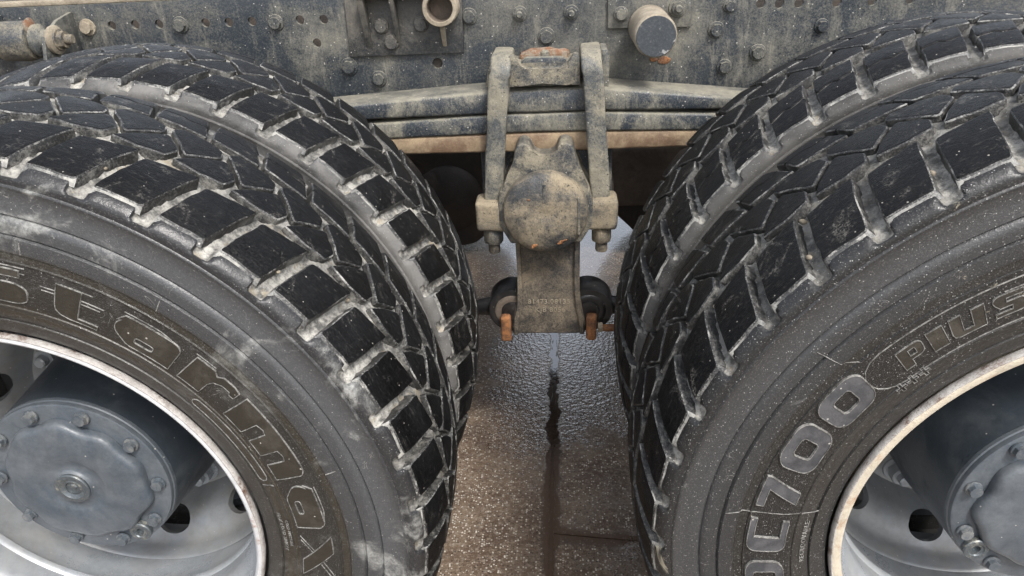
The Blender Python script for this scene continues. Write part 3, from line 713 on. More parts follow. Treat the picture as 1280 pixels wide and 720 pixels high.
# ---- rims, hubs
def rim(cx, y0, fl, hole_ph, lab):
    bm = bmesh.new(); d0 = .0030 if fl == 'flangeL' else .0
    add_lathe(bm, [(.2835 + d0, .020), (.2845 + d0, .004), (.2875 + d0, -.0040), (.2940, -.0065), (.2985, -.0056), (.2995, .0005), (.2965, .006), (.2915, .014), (.2875, .030), (.2860, .05), (.2830, .05), (.2850, .03)], (cx, y0, 0), 192, mi=0, closed=True)
    add_lathe(bm, [(.2833 + d0, .018), (.2825 + d0, .030), (.2795, .042), (.2755, .050), (.2700, .060), (.2620, .072), (.2590, .085), (.2590, .110), (.2555, .114), (.2550, .121), (.2610, .124), (.2635, .132), (.2660, .150), (.2665, .200), (.268, .262), (.271, .262), (.270, .15), (.266, .12), (.264, .08), (.288, .040)], (cx, y0, 0), 192, mi=1, closed=True)
    o = from_bm('wheel_rim', bm, [fl, 'rim'], truck, (cx, y0, 0), 40); o['label'] = lab
    bm = bmesh.new(); add_lathe(bm, [(.2984, -.0062), (.2996, -.0066), (.3012, -.0050), (.3014, .002), (.2998, .004), (.2990, -.002)], (cx, y0, 0), 192, closed=True); jitter(bm, .0006, 60)
    from_bm('rusty_edge', bm, 'rimrust', o, (cx, y0, 0), 60)
    # disc with hand holes
    bm = bmesh.new()
    pr = [(.140, .284), (.186, .284), (.194, .281), (.201, .270), (.209, .250), (.221, .232), (.240, .219), (.252, .211), (.258, .200), (.2615, .182), (.2655, .178), (.2665, .188),
          (.265, .203), (.259, .216), (.247, .226), (.228, .240), (.216, .258), (.208, .278), (.198, .291), (.140, .295)]
    add_lathe(bm, pr, (cx, y0, 0), 160, closed=True)
    d = from_bm('wheel_disc', bm, 'disc', o, (cx, y0, 0), 40)
    cb = bmesh.new()
    for k in range(10):
        a = radians(hole_ph + 36 * k); c = Vector((cx + .2265 * cos(a), y0 + .235, .2265 * sin(a)))
        ax = Vector((-cos(a) * .45, -1, -sin(a) * .45)).normalized(); q = Vector((0, 0, 1)).rotation_difference(ax).to_matrix().to_4x4()
        t = Vector((-sin(a), 0, cos(a)))
        z = ax; x = t; yv = z.cross(x)
        ring0, ring1 = [], []
        for i in range(32):
            b = 2 * pi * i / 32; p = x * .029 * cos(b) + yv * .024 * sin(b)
            ring0.append(cb.verts.new(c + p - z * .06)); ring1.append(cb.verts.new(c + p + z * .06))
        cb.faces.new(ring0[::-1]); cb.faces.new(ring1)
        for i in range(32): cb.faces.new((ring0[i], ring0[(i + 1) % 32], ring1[(i + 1) % 32], ring1[i]))
    boolean(d, cb)
    for k in range(10):
        a = radians(hole_ph + 18 + 36 * k)
        hexbolt('wheel_nut', (cx + .1675 * cos(a), y0 + .284, .1675 * sin(a)), o, r=.0175, h=.022, flange=1.35, mat='rim', stud=.012)
    return o
RL = rim(-H, 0, 'flangeL', -51, 'left silver wheel rim, worn edge with thin rust line')
RR = rim(H, 0, 'flangeR', -102, 'right silver wheel rim, edge stained yellow and rusty')
for cx in (-H, H):   # inner rim and brake drum behind
    bm = bmesh.new(); add_lathe(bm, [(.300, DUAL + .262), (.284, DUAL + .23), (.262, DUAL + .2), (.262, DUAL + .02), (.284, DUAL - .0), (.300, DUAL), (.29, DUAL + .02), (.27, DUAL + .1), (.29, DUAL + .24)], (cx, 0, 0), 96, closed=True)
    from_bm('inner_rim', bm, 'disc', truck, (cx, DUAL, 0))
    bm = bmesh.new(); add_lathe(bm, [(.145, .297), (.20, .300), (.205, .33), (.215, .335), (.215, .60), (.12, .61)], (cx, 0, 0), 64)
    from_bm('brake_drum', bm, 'dark', truck, (cx, .45, 0))

def hub(cx, yf, boltang, plugang, side, lab):
    bm = bmesh.new()
    add_lathe(bm, [(.090, yf + .003), (.1300, yf + .000), (.1325, yf + .0015), (.1330, yf + .0035), (.1330, yf + .008), (.1345, yf + .0095), (.1350, yf + .014)], (cx, 0, 0), 128, mi=0)
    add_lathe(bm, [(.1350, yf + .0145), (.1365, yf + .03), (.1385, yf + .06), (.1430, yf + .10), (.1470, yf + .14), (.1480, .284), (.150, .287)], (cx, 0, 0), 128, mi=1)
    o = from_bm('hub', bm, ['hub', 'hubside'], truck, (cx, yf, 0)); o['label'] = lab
    # cast cover: rounded raised plate whose rim dips in at each bolt
    V, F = [], []; n = 180
    prof = [(1.0, .0015), (1.0, -.004), (.985, -.0085), (.955, -.0115), (.91, -.0128), (.70, -.0135), (.46, -.0140), (.43, -.0130), (.40, -.0118), (.34, -.0112), (.27, -.0112), (.245, -.0125), (.24, -.0150), (.205, -.0165), (.19, -.016), (.15, -.0125), (.12, -.0125)]
    bolts = [radians(b) for b in boltang]
    for k, y in prof:
        for i in range(n):
            a = 2 * pi * i / n; d = min(abs((a - b + pi) % (2 * pi) - pi) for b in bolts); dent = .0060 * math.exp(-(d / .20) ** 2) + .0022 * sin(3 * a + side) + .0012 * sin(7 * a)
            w = min(1, max(0, (k - .5) / .4)); rad = .1065 - dent * w if k > .5 else .1065
            V.append((cx + rad * k * cos(a), yf + y, rad * k * sin(a)))
    for j in range(len(prof) - 1):
        for i in range(n): F.append((j * n + i, j * n + (i + 1) % n, (j + 1) * n + (i + 1) % n, (j + 1) * n + i))
    ci = len(V); V.append((cx, yf - .0125, 0))
    for i in range(n): F.append(((len(prof) - 1) * n + i, (len(prof) - 1) * n + (i + 1) % n, ci))
    c = mk('hub_cover', V, F, 'hub', o, (cx, yf, 0), None, 60)
    bm = bmesh.new(); add_lathe(bm, [(.0245, -.015), (.0250, -.0185), (.0235, -.0200), (.0180, -.0200), (.0165, -.0185), (.0130, -.0165), (.0105, -.0175), (.0100, -.0125)], (cx, yf, 0), 48)
    add_lathe(bm, [(.006, -.0125), (.006, -.0150), (.004, -.0165)], (cx, yf, 0), 6)
    from_bm('centre_plug', bm, 'plug', o, (cx, yf, 0))
    for b in boltang: hexbolt('hub_bolt', (cx + .1185 * cos(radians(b)), yf - .0006, .1185 * sin(radians(b))), o, r=.0085, h=.0095, flange=1.25, mat='hubbolt')
    bm = bmesh.new(); pc = (cx + .1165 * cos(radians(plugang)), yf, .1165 * sin(radians(plugang)))
    add_lathe(bm, [(.0165, .001), (.0165, -.006), (.0150, -.0075), (.0105, -.0075), (.0095, -.006), (.0060, -.0058), (.0055, -.001)], pc, 32)
    from_bm('drain_plug', bm, 'plug', o, pc)
    return o
hub(-H, .083, [106.3 + 36 * k - .4 for k in range(10)], -55.1, -1, 'left blue-grey hub with round scalloped cover')
hub(H, .050, [130.4 + 36 * k for k in range(10)], -141.0, 1, 'right blue-grey hub with rusty chips on its rim')

# ---- frame rail
FY = .82
bm = bmesh.new(); add_box(bm, -1.9, 1.9, FY, FY + .009, .27, .5745, .002)
web = from_bm('frame_rail', bm, 'frame', truck, (0, FY, .42)); web['label'] = 'long dirty blue-black frame rail with bolts and round holes'
cb = bmesh.new()
def cyl(bm_, x, z, r, y0, y1, n=24): add_lathe(bm_, [(r, y0), (r, y1)], (x, 0, z), n)
HOLES = [(-.872, .532), (-.823, .532), (-.773, .531), (-.676, .530), (-.628, .529), (-.580, .529), (-.482, .528), (-.434, .527), (-.455, .483), (-.214, .435),
         (.415, .5235), (.450, .522), (.486, .5215), (.556, .520), (.62, .52), (.69, .52), (-.97, .532)]
for x, z in HOLES: cyl(cb, x, z, .0088 if z > .45 else .0105, FY - .02, FY + .03)
boolean(web, cb)
bm = bmesh.new(); add_box(bm, -1.9, 1.9, FY + .0, FY + .085, .575, .584, .002)
o = from_bm('top_flange', bm, 'tan', web, (0, FY, .58))
bm = bmesh.new(); add_box(bm, -1.9, 1.9, FY + .0095, FY + .085, .260, .269, .002); from_bm('bottom_flange', bm, 'frame', web, (0, FY, .26))
bm = bmesh.new(); add_box(bm, -1.9, 1.9, 1.67, 1.679, .27, .5745, .002); add_box(bm, -1.9, 1.9, 1.60, 1.6695, .565, .574, .002)
o = from_bm('frame_rail', bm, 'dark', truck, (0, 1.67, .42)); o['label'] = 'far frame rail on the other side'
for x, z, r in ((-.923, .531, .014), (-.728, .528, .014), (-.531, .525, .0135), (-.143, .522, .0135), (-.044, .523, .0125), (.056, .521, .0125), (.007, .479, .0145), (-.395, .435, .015), (-.337, .409, .0135),
                (.335, .479, .0135), (.418, .434, .0135), (.356, .409, .0125), (.357, .522, .011), (.533, .479, .0115), (.258, .523, .0145), (.151, .516, .012)):
    hexbolt('frame_bolt', (x, FY - (.009 if .13 < x < .29 else 0) - .0005, z), web, r=r * .88, h=.012, flange=1.35, mat='tan' if x < -.9 else 'frame', stud=.008 if z == .523 or z == .521 else 0)
# left gusset plate with ribs
bm = bmesh.new()
add_prism(bm, [(-.388, .455), (-.158, .455), (-.154, .566), (-.385, .566)], FY - .010, FY - .0003, .002)
gp = from_bm('gusset_plate', bm, 'frame_dirty', truck, (-.27, FY - .01, .50)); gp['label'] = 'gusset plate with vertical ribs behind left tyres'
for x0, x1, dep in ((-.352, -.340, .034), (-.290, -.281, .036), (-.1985, -.190, .022)):
    bm = bmesh.new(); add_prism(bm, [(FY - .0105, .470 if dep > .03 else .468), (FY - .010 - dep, .566 if dep > .03 else .508), (FY - .0105, .566 if dep > .03 else .5085)], x0, x1, .0015, plane='yz')
    from_bm('rib', bm, 'tan' if dep < .03 else 'frame_dirty', gp, ((x0 + x1) / 2, FY - .01, .5))
bm = bmesh.new(); add_box(bm, -.352, -.190, FY - .046, FY - .0108, .5665, .573, .0015); from_bm('shelf', bm, 'tan', gp, (-.27, FY - .03, .57))
for x, z in ((-.317, .512), (-.300, .480), (-.238, .512)): hexbolt('gusset_bolt', (x, FY - .0105, z), gp, r=.0125, h=.009, flange=1.2, mat='frame_dirty')
bm = bmesh.new(); pc = (-.1925, 0, .5440)
add_lathe(bm, [(.0335, FY - .010), (.0335, FY - .050), (.0320, FY - .052), (.0260, FY - .052), (.0245, FY - .049)], pc, 48)
bmesh.ops.delete(bm, geom=[f for f in bm.faces if len(f.verts) > 4], context='FACES_ONLY')
add_lathe(bm, [(.0246, FY - .0488), (.0240, FY - .0125)], pc, 48, mi=1)  # bore coloured darker than the lip, painting the shade inside the pipe
bmesh.ops.delete(bm, geom=[f for f in bm.faces if len(f.verts) > 4 and f.calc_center_median().y < FY - .03], context='FACES_ONLY')
o = from_bm('pipe_socket', bm, ['tan', 'brown'], truck, (pc[0], FY - .03, pc[2])); o['label'] = 'open pipe end with muddy rusty lip'
# right mounting plate and round bar
bm = bmesh.new(); add_prism(bm, [(.126, .490), (.286, .487), (.286, .5735), (.126, .5735)], FY - .0085, FY - .0003, .0018)
o = from_bm('mounting_plate', bm, 'frame', truck, (.2, FY, .52))
bm = bmesh.new(); pc = (.2050, 0, .491)
add_lathe(bm, [(.0395, FY - .0088), (.0385, .70), (.0375, .690), (.0355, .6875)], pc, 56, mi=0)
add_lathe(bm, [(.0352, .6872), (.0345, .6862)], pc, 56, mi=1)
o = from_bm('round_bar', bm, ['tan', 'speckled'], truck, (pc[0], .75, pc[2])); o['label'] = 'short round bar standing out of the frame, chipped dark end face'
for x, z, s in ((.238, .425, .012), (.218, .428, .008)):
    bm = bmesh.new(); add_lathe(bm, [(s, FY - .0002), (s * .9, FY - .0022), (s * .5, FY - .003)], (x, 0, z), 14); 
    for v in bm.verts: v.co.x += random.uniform(-.2, .2) * s; v.co.z = z + (v.co.z - z) * .65
    from_bm('rust_blister', bm, 'rust', web, (x, FY, z))
# link with bush and clevis at upper left
cl = bpy.data.objects.new('stabiliser_link', None); link(cl, truck, (-.95, .73, .51)); cl['label'] = 'muddy bushed link end in a clevis, upper left'
def clev(): pass
yc, zc = .735, .520
bm = bmesh.new()
add_lathe(bm, [(.024, -1.30), (.024, -1.062), (.030, -1.055), (.036, -1.045), (.037, -1.00), (.034, -.985), (.026, -.982)], (0, yc, zc), 40, axis='x')
jitter(bm, .002); from_bm('bush', bm, 'cast', cl, (-1.03, yc, zc))
bm = bmesh.new(); add_lathe(bm, [(.020, -.983), (.030, -.978), (.031, -.970), (.020, -.962), (.019, -.945)], (0, yc, zc), 36, axis='x'); jitter(bm, .001)
from_bm('spacer', bm, 'ubolt', cl, (-.965, yc, zc))
bm = bmesh.new(); add_lathe(bm, [(.010, -.946), (.026, -.945), (.027, -.938), (.020, -.934)], (0, yc, zc), 32, axis='x')
from_bm('washer', bm, 'tan', cl, (-.94, yc, zc))
hexbolt('nut', (-.934, yc, zc), cl, r=.017, h=.014, flange=1.2, mat='castmud', axis=(1, 0, 0), stud=.012)
bm = bmesh.new(); add_prism(bm, [(.700, .488), (.819, .478), (.819, .562), (.768, .553), (.715, .530)], -.955, -.947, .002, plane='yz')
from_bm('clevis_plate', bm, 'frame', cl, (-.95, .76, .52))
bm = bmesh.new(); add_prism(bm, [(.715, .49), (.819, .478), (.819, .562), (.715, .530)], -1.105, -1.097, .002, plane='yz')
from_bm('clevis_plate', bm, 'frame', cl, (-1.1, .76, .52))
bm = bmesh.new(); add_lathe(bm, [(.014, -.986), (.017, -.981), (.011, -.979)], (0, yc - .004, zc + .026), 28, axis='x'); from_bm('rusty_washer', bm, 'rustmud', cl, (-.98, yc, zc))
# pale strip standing above the rail at the left
bm = bmesh.new(); add_box(bm, -1.9, -.93, .855, .875, .5845, .612, .003); from_bm('body_runner', bm, 'rim', truck, (-1.4, .86, .6))

# ---- leaf spring
sp = bpy.data.objects.new('leaf_spring', None); link(sp, truck, (0, .75, .33)); sp['label'] = 'three-leaf spring pack, dusty dark leaves over a clay brown one'
def leaf(top, bot, L, mat, lab=None, y0=.70, y1=.80):
    """top/bot: height as functions of |x|"""
    bm = bmesh.new(); rings = []; n = 48
    for i in range(n + 1):
        x = -L + 2 * L * i / n; zt, zb = top(x), bot(x); h = zt - zb; c = min(.005, h * .2); ring = []
        for (yy, zz, sy, sz) in ((y0, zb, 1, 1), (y0, zt, 1, -1), (y1, zt, -1, -1), (y1, zb, -1, 1)):
            pts = [(yy + sy * c, zz), (yy + sy * c * .3, zz + sz * c * .3), (yy, zz + sz * c)]
            if (sy, sz) in ((1, -1), (-1, 1)): pts = pts[::-1]
            ring += [bm.verts.new((x, a, b)) for a, b in pts]
        rings.append(ring)
    m = len(rings[0])
    for A, B in zip(rings, rings[1:]):
        for i in range(m): bm.faces.new((A[i], A[(i + 1) % m], B[(i + 1) % m], B[i]))
    bm.faces.new(rings[0]); bm.faces.new(rings[-1][::-1]); jitter(bm, .0008, 25)
    o = from_bm('leaf', bm, mat, sp, (0, .75, .33), 50)
    if lab: o['label'] = lab
leaf(lambda x: (.4000 - .060 * max(0, -x - .10) if x < 0 else .4020 - .105 * max(0, x - .10)), lambda x: .3585 - .018 * max(0, abs(x) - .1), .60, 'leaf', 'top leaf, thick in the middle')
leaf(lambda x: .3560 - .045 * max(0, abs(x) - .1), lambda x: .3205 - .020 * abs(x), .56, 'leaf', y0=.703, y1=.798)
leaf(lambda x: .3180 - .010 * abs(x), lambda x: .2800 + .006 * abs(x), .52, 'leafbrown', 'bottom leaf coated in brown clay', y0=.706, y1=.795)
# clamp bridge on top
bm = bmesh.new()
add_prism(bm, [(-.062, .410), (-.052, .410), (-.044, .4135), (.0, .4185), (.046, .4135), (.056, .410), (.070, .410), (.070, .458), (.066, .466), (.058, .466), (.052, .456), (.046, .443), (.034, .438), (-.028, .438), (-.040, .445), (-.047, .457), (-.052, .466), (-.060, .466), (-.064, .458)], .690, .712, .003)
add_prism(bm, [(-.060, .405), (.068, .405), (.068, .452), (.050, .446), (-.044, .446), (-.060, .452)], .7125, .795, .003)
jitter(bm, .0012); br = from_bm('clamp_bridge', bm, 'cast', truck, (0, .74, .44)); br['label'] = 'cast clamp seat over the spring, rust along its back edge'
bm = bmesh.new(); add_prism(bm, [(-.036, .440), (.042, .440), (.046, .452), (.036, .457), (-.030, .458), (-.040, .451)], .7128, .730, .002); from_bm('seat_pad', bm, 'leaf', br, (0, .72, .45))
bm = bmesh.new(); add_prism(bm, [(-.044, .440), (.050, .440), (.050, .455), (.030, .461), (-.024, .462), (-.044, .455)], .768, .794, .003, 2); bmesh.ops.subdivide_edges(bm, edges=bm.edges, cuts=2); jitter(bm, .005, 70); from_bm('rusty_lip', bm, 'rustmud', br, (0, .78, .47))
bm = bmesh.new(); add_lathe(bm, [(.0085, .44), (.0085, .462), (.006, .465)], (.005, .745, 0), 16, axis='z'); from_bm('centre_bolt', bm, 'ubolt', br, (.005, .745, .45))
# U-bolts
def ubolt(xt, xb, zt, lab):
    bm = bmesh.new(); pts = []; nr = []; zc = zt - .035; yF, yB = .680, .8065; rad = .026
    for k in range(9):
        t = k / 8; z = .165 + (zc - .165) * t; pts.append((xb + (xt - xb) * ((z - .165) / (zt - .165)), yF, z)); nr.append((0, -1, 0))
    for k in range(1, 7):
        a = pi / 2 * k / 6; pts.append((xt, yF + rad * (1 - cos(a)), zc + rad * sin(a))); nr.append((0, -cos(a), sin(a)))
    for k in range(0, 4): pts.append((xt, yF + rad + (yB - yF - 2 * rad) * (k + 1) / 4, zc + rad)); nr.append((0, 0, 1))
    for k in range(1, 7):
        a = pi / 2 * k / 6; pts.append((xt, yB - rad + rad * sin(a), zc + rad * cos(a))); nr.append((0, sin(a), cos(a)))
    for k in range(1, 6): z = zc - (zc - .2) * k / 5; pts.append((xt + (xb - xt) * ((zt - z) / (zt - .165)), yB, z)); nr.append((0, 1, 0))
    wd = [.032 + .006 * min(1, max(0, (p[2] - .165) / .05)) for p in pts]
    add_sweep(bm, pts, wd, .022, nrm=nr, nseg=5); jitter(bm, .0016, 45); jitter(bm, .0008, 160)
    o = from_bm('clamp_bolt', bm, 'ubolt', truck, (xt, .68, .3), 60); o['label'] = lab
    return o
UL = ubolt(-.0745, -.1060, .466, 'left mud coated clamp bolt over the spring')
UR = ubolt(.0905, .1110, .469, 'right mud coated clamp bolt over the spring')
bm = bmesh.new(); add_prism(bm, [(.109, .395), (.124, .397), (.126, .455), (.121, .467), (.109, .468)], .716, .79, .004); from_bm('clamp_shoulder', bm, 'leaf', UR, (.11, .75, .43))
bm = bmesh.new(); add_prism(bm, [(-.108, .405), (-.094, .405), (-.094, .437), (-.103, .437)], .716, .79, .003); from_bm('clamp_shoulder', bm, 'cast', UL, (-.1, .75, .42))
bm = bmesh.new(); add_lathe(bm, [(.007, -.005), (.006, -.012), (.003, -.014)], (.084, .695, .480), 12, axis='z')
# ---- saddle: forked head, round cap, bosses
sad = bpy.data.objects.new('saddle', None); link(sad, truck, (0, .68, .18)); sad['label'] = 'mud coated cast saddle with forked top and round cap'
bm = bmesh.new()
pts = [(-.054, .300), (-.049, .311), (-.040, .3145), (-.030, .3125), (-.0235, .305), (-.019, .293), (-.010, .2865), (.012, .2865), (.023, .293), (.0275, .305), (.033, .312), (.043, .3145), (.052, .310), (.057, .300),
       (.062, .278), (.070, .252), (.088, .222), (.094, .19), (.094, .15), (.07, .11), (-.07, .11), (-.092, .15), (-.092, .19), (-.086, .222), (-.066, .252), (-.058, .278)]
add_prism(bm, pts, .648, .735, .007, 3); jitter(bm, .0016, 40)
from_bm('forked_head', bm, 'cast', sad, (0, .69, .22), 50)
bm = bmesh.new(); cz = .180
prof = [(.070, .665), (.081, .663), (.083, .650), (.0815, .632), (.0785, .6265), (.066, .6225), (.0645, .6215), (.030, .6185), (.012, .618), (.006, .6205), (.002, .6205)]
add_lathe(bm, prof, (.0015, 0, cz), 72); jitter(bm, .0014, 45); jitter(bm, .0006, 200)
from_bm('round_cap', bm, 'castmud', sad, (.0015, .64, cz), 60)
for x, z, a, b in ((-.022, .116, .006, .004), (.032, .124, .010, .0035), (-.030, .212, .004, .003)):
    bm = bmesh.new(); bmesh.ops.create_icosphere(bm, subdivisions=3, radius=1)
    for v in bm.verts: v.co = Vector((x + v.co.x * a, .6215 + v.co.y * .0022, z + v.co.z * b + v.co.x * a * .5))
    jitter(bm, .002, 150); from_bm('rust_spot', bm, 'rust', sad, (x, .62, z), 60)
bm = bmesh.new(); add_prism(bm, [(.062, .140), (.067, .140), (.068, .215), (.063, .216)], .620, .628, .0015); add_prism(bm, [(-.002, .205), (.003, .205), (.004, .243), (-.001, .243)], .6165, .622, .001); jitter(bm, .002, 60)
from_bm('casting_seam', bm, 'cast', sad, (.06, .62, .18))
for sx, xc, nm in ((-1, -.1065, 'L'), (1, .1115, 'R')):
    bm = bmesh.new()
    add_box(bm, xc - .031, xc + .031, .650, .712, .134, .1975, .011, 4); jitter(bm, .0025, 45)
    from_bm('clamp_boss', bm, 'castmud', sad, (xc, .68, .165), 60)
    bm = bmesh.new(); add_box(bm, min(xc, xc - sx * .05), max(xc, xc - sx * .05), .660, .715, .140, .190, .008, 3); jitter(bm, .002, 45); from_bm('boss_web', bm, 'cast', sad, (xc, .68, .16), 60)
    bm = bmesh.new(); 
    add_lathe(bm, [(.019, .102), (.021, .104), (.0215, .131), (.020, .1335)], (xc, .677, 0), 6, axis='z', ph=.3); bmesh.ops.bevel(bm, geom=list(bm.edges), offset=.0025, segments=2, affect='EDGES'); jitter(bm, .001, 60)
    from_bm('clamp_nut', bm, 'castmud' if sx > 0 else 'cast', sad, (xc, .677, .118), 50)
    bm = bmesh.new(); add_lathe(bm, [(.0110, .080), (.0122, .083), (.0120, .102)], (xc, .677, 0), 20, axis='z'); jitter(bm, .0008, 90)
    from_bm('stud_end', bm, 'post' if sx < 0 else 'castmud', sad, (xc, .677, .09), 60)
    # rear pair
    bm = bmesh.new(); add_box(bm, xc - .03, xc + .03, .775, .83, .134, .195, .01, 3); from_bm('clamp_boss', bm, 'dark', sad, (xc, .80, .165), 60)
bm = bmesh.new(); add_box(bm, -.13, .135, .737, .80, .14, .278, .012, 3); from_bm('saddle_body', bm, 'leaf', sad, (0, .77, .2), 60)
# ---- bracket post
bm = bmesh.new()
po = [(-.064, .135), (.070, .135), (.068, .04), (.0675, -.01), (.070, -.045), (.0755, -.075), (.0795, -.100), (.0795, -.1245), (-.0795, -.1245), (-.0795, -.100), (-.074, -.075), (-.068, -.045), (-.064, -.01), (-.0625, .04)]
add_prism(bm, po, .690, .765, .005, 3); jitter(bm, .0015, 35)
post = from_bm('trunnion_bracket', bm, 'post', truck, (0, .69, 0), 50); post['label'] = 'flared cast bracket below the saddle with raised casting numbers'
for s in (-1, 1):   # raised side flanges
    bm = bmesh.new(); e = [(s * .0655 + .0015, .13), (s * .0640 + .0015, .04), (s * .0640 + .0015, -.01), (s * .0670 + .0015, -.05), (s * .0740, -.085), (s * .0765, -.1225)]
    pl = e + [(x - s * .009, z) for x, z in e[::-1]]
    add_prism(bm, pl, .6815, .6905, .002, 2); jitter(bm, .001, 50); from_bm('side_flange', bm, 'post', post, (s * .066, .69, 0), 50)
def flat_text(s, x, z, y, size, mat, parent, name):
    cu = bpy.data.curves.new('t', 'FONT'); cu.body = s; cu.size = size; cu.extrude = .0007; cu.resolution_u = 2; cu.space_character = 1.1; cu.align_x = 'CENTER'
    o = bpy.data.objects.new('t', cu); COL.objects.link(o); bpy.context.view_layer.update(); me = o.to_mesh()
    V = [(x + v.co.x, y - v.co.z, z + v.co.y) for v in me.vertices]; fs = [tuple(p.vertices) for p in me.polygons]; o.to_mesh_clear(); bpy.data.objects.remove(o)
    return mk(name, V, fs, mat, parent, (x, y, z), None, 30)
flat_text('81473.08135', .002, -.050, .6895, .016, 'tan', post, 'casting_number'); flat_text('KJB 8056', .004, -.070, .6895, .016, 'tan', post, 'casting_number')
# torque rod eyes, rods, rusty bolts
for s, xc in ((-1, -.078), (1, .086)):
    rod = bpy.data.objects.new('torque_rod', None); link(rod, truck, (xc, .73, -.075)); rod['label'] = ('left' if s < 0 else 'right') + ' black torque rod with rubber bush and rusty bolt'
    bm = bmesh.new(); c = (xc, 0, -.0735)
    add_lathe(bm, [(.040, .700), (.0505, .7005), (.0535, .706), (.0540, .76), (.05, .77), (.03, .771)], c, 56, mi=0)
    from_bm('rod_eye', bm, 'rubberbush', rod, (xc, .73, -.07), 50)
    bm = bmesh.new(); add_lathe(bm, [(.0255, .6980), (.0300, .6975), (.0370, .6985), (.0385, .7003), (.0385, .7100), (.0255, .7100)], c, 48)
    from_bm('bush_ring', bm, 'brown' if s < 0 else 'rubberbush', rod, (xc, .70, -.07), 50)
    bm = bmesh.new(); add_lathe(bm, [(.010, .694), (.0225, .6945), (.0245, .6985), (.0245, .71)], c, 40); from_bm('bush_core', bm, 'rubberbush', rod, (xc, .70, -.07), 50)
    x0 = (-.1035, -.081) if s < 0 else (.0810, .1035)
    bm = bmesh.new(); add_box(bm, x0[0], x0[1], .672, .694, -.135, -.073, .008, 4); jitter(bm, .0014, 60); from_bm('rusty_bolt', bm, 'rust', rod, ((x0[0] + x0[1]) / 2, .68, -.1), 60)
    if s > 0:
        hexbolt('rod_nut', (.1045, .688, -.108), rod, r=.0115, h=.012, flange=1, mat='tan', axis=(1, 0, 0))
        bm = bmesh.new(); add_lathe(bm, [(.008, .117), (.0085, .14), (.006, .142)], (0, .688, -.110), 16, axis='x'); jitter(bm, .001, 80); from_bm('bolt_tip', bm, 'rust', rod, (.13, .688, -.11), 60)
    bm = bmesh.new(); pts = [(xc + s * .04, .735, -.078), (xc + s * .09, .74, -.085), (xc + s * .5, .76, -.12)]
    add_sweep(bm, pts, [.045, .032, .032], [.045, .032, .032], nrm=[(0, 0, 1)] * 3, round_=True); from_bm('rod', bm, 'rubberbush', rod, (xc + s * .2, .74, -.09), 60)

# ---- underbody behind
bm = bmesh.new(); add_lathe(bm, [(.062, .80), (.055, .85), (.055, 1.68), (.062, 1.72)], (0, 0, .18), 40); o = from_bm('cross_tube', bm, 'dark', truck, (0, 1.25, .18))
for s in (-1, 1):
    bm = bmesh.new()
    add_lathe(bm, [(.12, .60), (.085, .66), (.085, .95), (.12, 1.03), (.205, 1.12), (.225, 1.22), (.225, 1.30), (.205, 1.40), (.12, 1.48), (.085, 1.56), (.085, 1.86), (.12, 1.9)], (s * H, 0, 0), 56)
    add_lathe(bm, [(.10, .0), (.11, .12), (.075, .2), (.06, .26)], (s * H - s * .40 if s > 0 else s * H + .40, 1.25, 0), 32, axis='x') if False else None
    o = from_bm('axle_housing', bm, 'brown', truck, (s * H, 1.25, 0)); o['label'] = ('left' if s < 0 else 'right') + ' brown axle housing deep under the frame'
    # upper torque arm to the cross tube
    bm = bmesh.new(); add_sweep(bm, [(s * .62, 1.05, .17), (s * .35, 1.12, .20), (s * .03, 1.22, .21)], [.07, .055, .075], [.07, .055, .075], nrm=[(0, 0, 1)] * 3, round_=True)
    from_bm('upper_rod', bm, 'dark', truck, (s * .3, 1.1, .18))
    bm = bmesh.new(); add_lathe(bm, [(.03, -.02), (.085, 0), (.088, .05), (.080, .10), (.086, .12), (.07, .16), (.02, .165)], (s * .43, .90, .07), 40, axis='x' ); o = from_bm('brake_chamber', bm, 'brown' if s > 0 else 'dark', truck, (s * .43, .90, .07))
bm = bmesh.new(); add_sweep(bm, [(-H, 1.25, .03), (-.3, 1.25, .04), (.3, 1.25, .04), (H, 1.25, .03)], .06, .06, nrm=[(0, 0, 1)] * 4, round_=True); from_bm('drive_shaft', bm, 'dark', truck, (0, 1.25, 0))
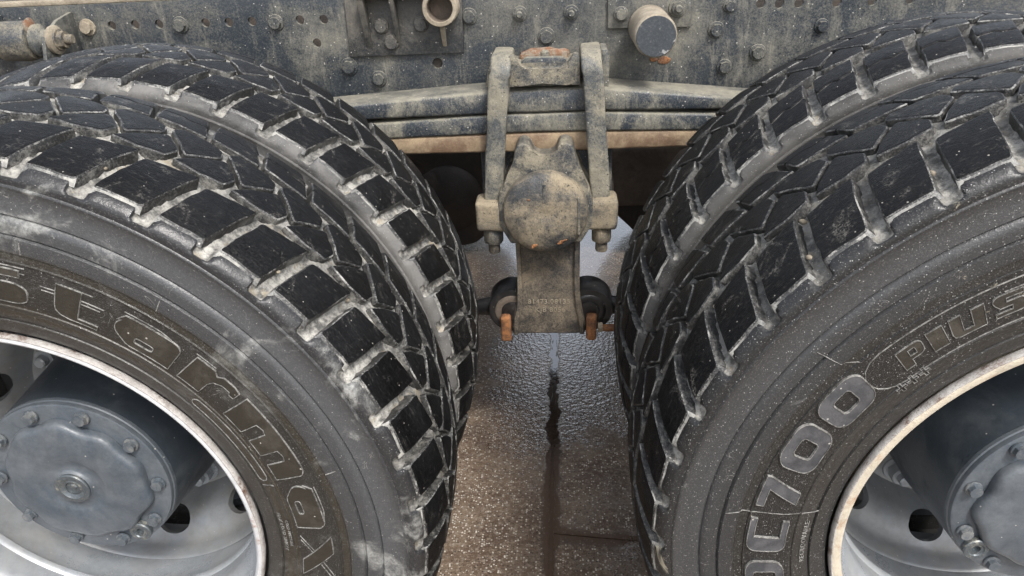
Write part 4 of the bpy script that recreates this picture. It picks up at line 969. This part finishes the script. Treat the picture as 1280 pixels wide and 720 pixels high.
# big castings that close the view under the spring
bm = bmesh.new(); add_prism(bm, [(-.62, .14), (-.30, .20), (-.13, .20), (-.12, .10), (-.15, -.04), (-.20, -.085), (-.28, -.10), (-.62, -.10)], 1.08, 1.20, .025, 4); jitter(bm, .006, 14)
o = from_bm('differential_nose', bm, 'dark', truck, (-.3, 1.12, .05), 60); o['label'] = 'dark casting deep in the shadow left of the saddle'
bm = bmesh.new(); add_lathe(bm, [(.01, 1.045), (.05, 1.05), (.085, 1.065), (.09, 1.085)], (-.26, 0, .05), 40); jitter(bm, .003, 25); from_bm('round_flange', bm, 'dark', o, (-.26, 1.07, .05), 60)
bm = bmesh.new(); add_prism(bm, [(.10, .155), (.15, .185), (.60, .20), (.60, .03), (.14, .03), (.105, .05)], 1.04, 1.20, .02, 4); jitter(bm, .004, 14)
o = from_bm('axle_bracket', bm, 'brown', truck, (.3, 1.1, .1), 60); o['label'] = 'clay brown casting right of the saddle'
bm = bmesh.new(); add_prism(bm, [(.13, .028), (.60, .028), (.60, -.14), (.32, -.13), (.22, -.06)], 1.09, 1.18, .012, 3); from_bm('lower_lug', bm, 'dark', o, (.3, 1.1, -.05), 60)
for x0, x1 in ((-.34, -.20), (.20, .34)):
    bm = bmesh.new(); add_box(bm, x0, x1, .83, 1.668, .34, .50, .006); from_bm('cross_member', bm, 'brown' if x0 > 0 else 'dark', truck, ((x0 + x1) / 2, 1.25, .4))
# far side spring, bracket and wheels, plus an added dark beam
bm = bmesh.new(); add_prism(bm, [(-.6, .28), (.6, .28), (.6, .33), (0, .40), (-.6, .33)], 1.70, 1.80, .004); add_prism(bm, po, 1.70, 1.78, .004); add_box(bm, -.5, .5, 1.69, 1.80, .03, .17, .02)  # last box: unseen beam, added to darken a band of the wet ground reflection
o = from_bm('spring_assembly', bm, 'dark', truck, (0, 1.75, .3)); o['label'] = 'far side spring pack and bracket in shadow'
for s in (-1, 1):
    for y0 in (1.902, 2.238):
        o = carcass(truck, s * H, y0, 'rubberbush', 96, 'far side tyre seen under the truck')
    bm = bmesh.new(); add_lathe(bm, [(.284, 1.93), (.25, 1.95), (.20, 2.0), (.05, 2.0)], (s * H, 0, 0), 48); from_bm('inner_rim', bm, 'disc', truck, (s * H, 1.95, 0))
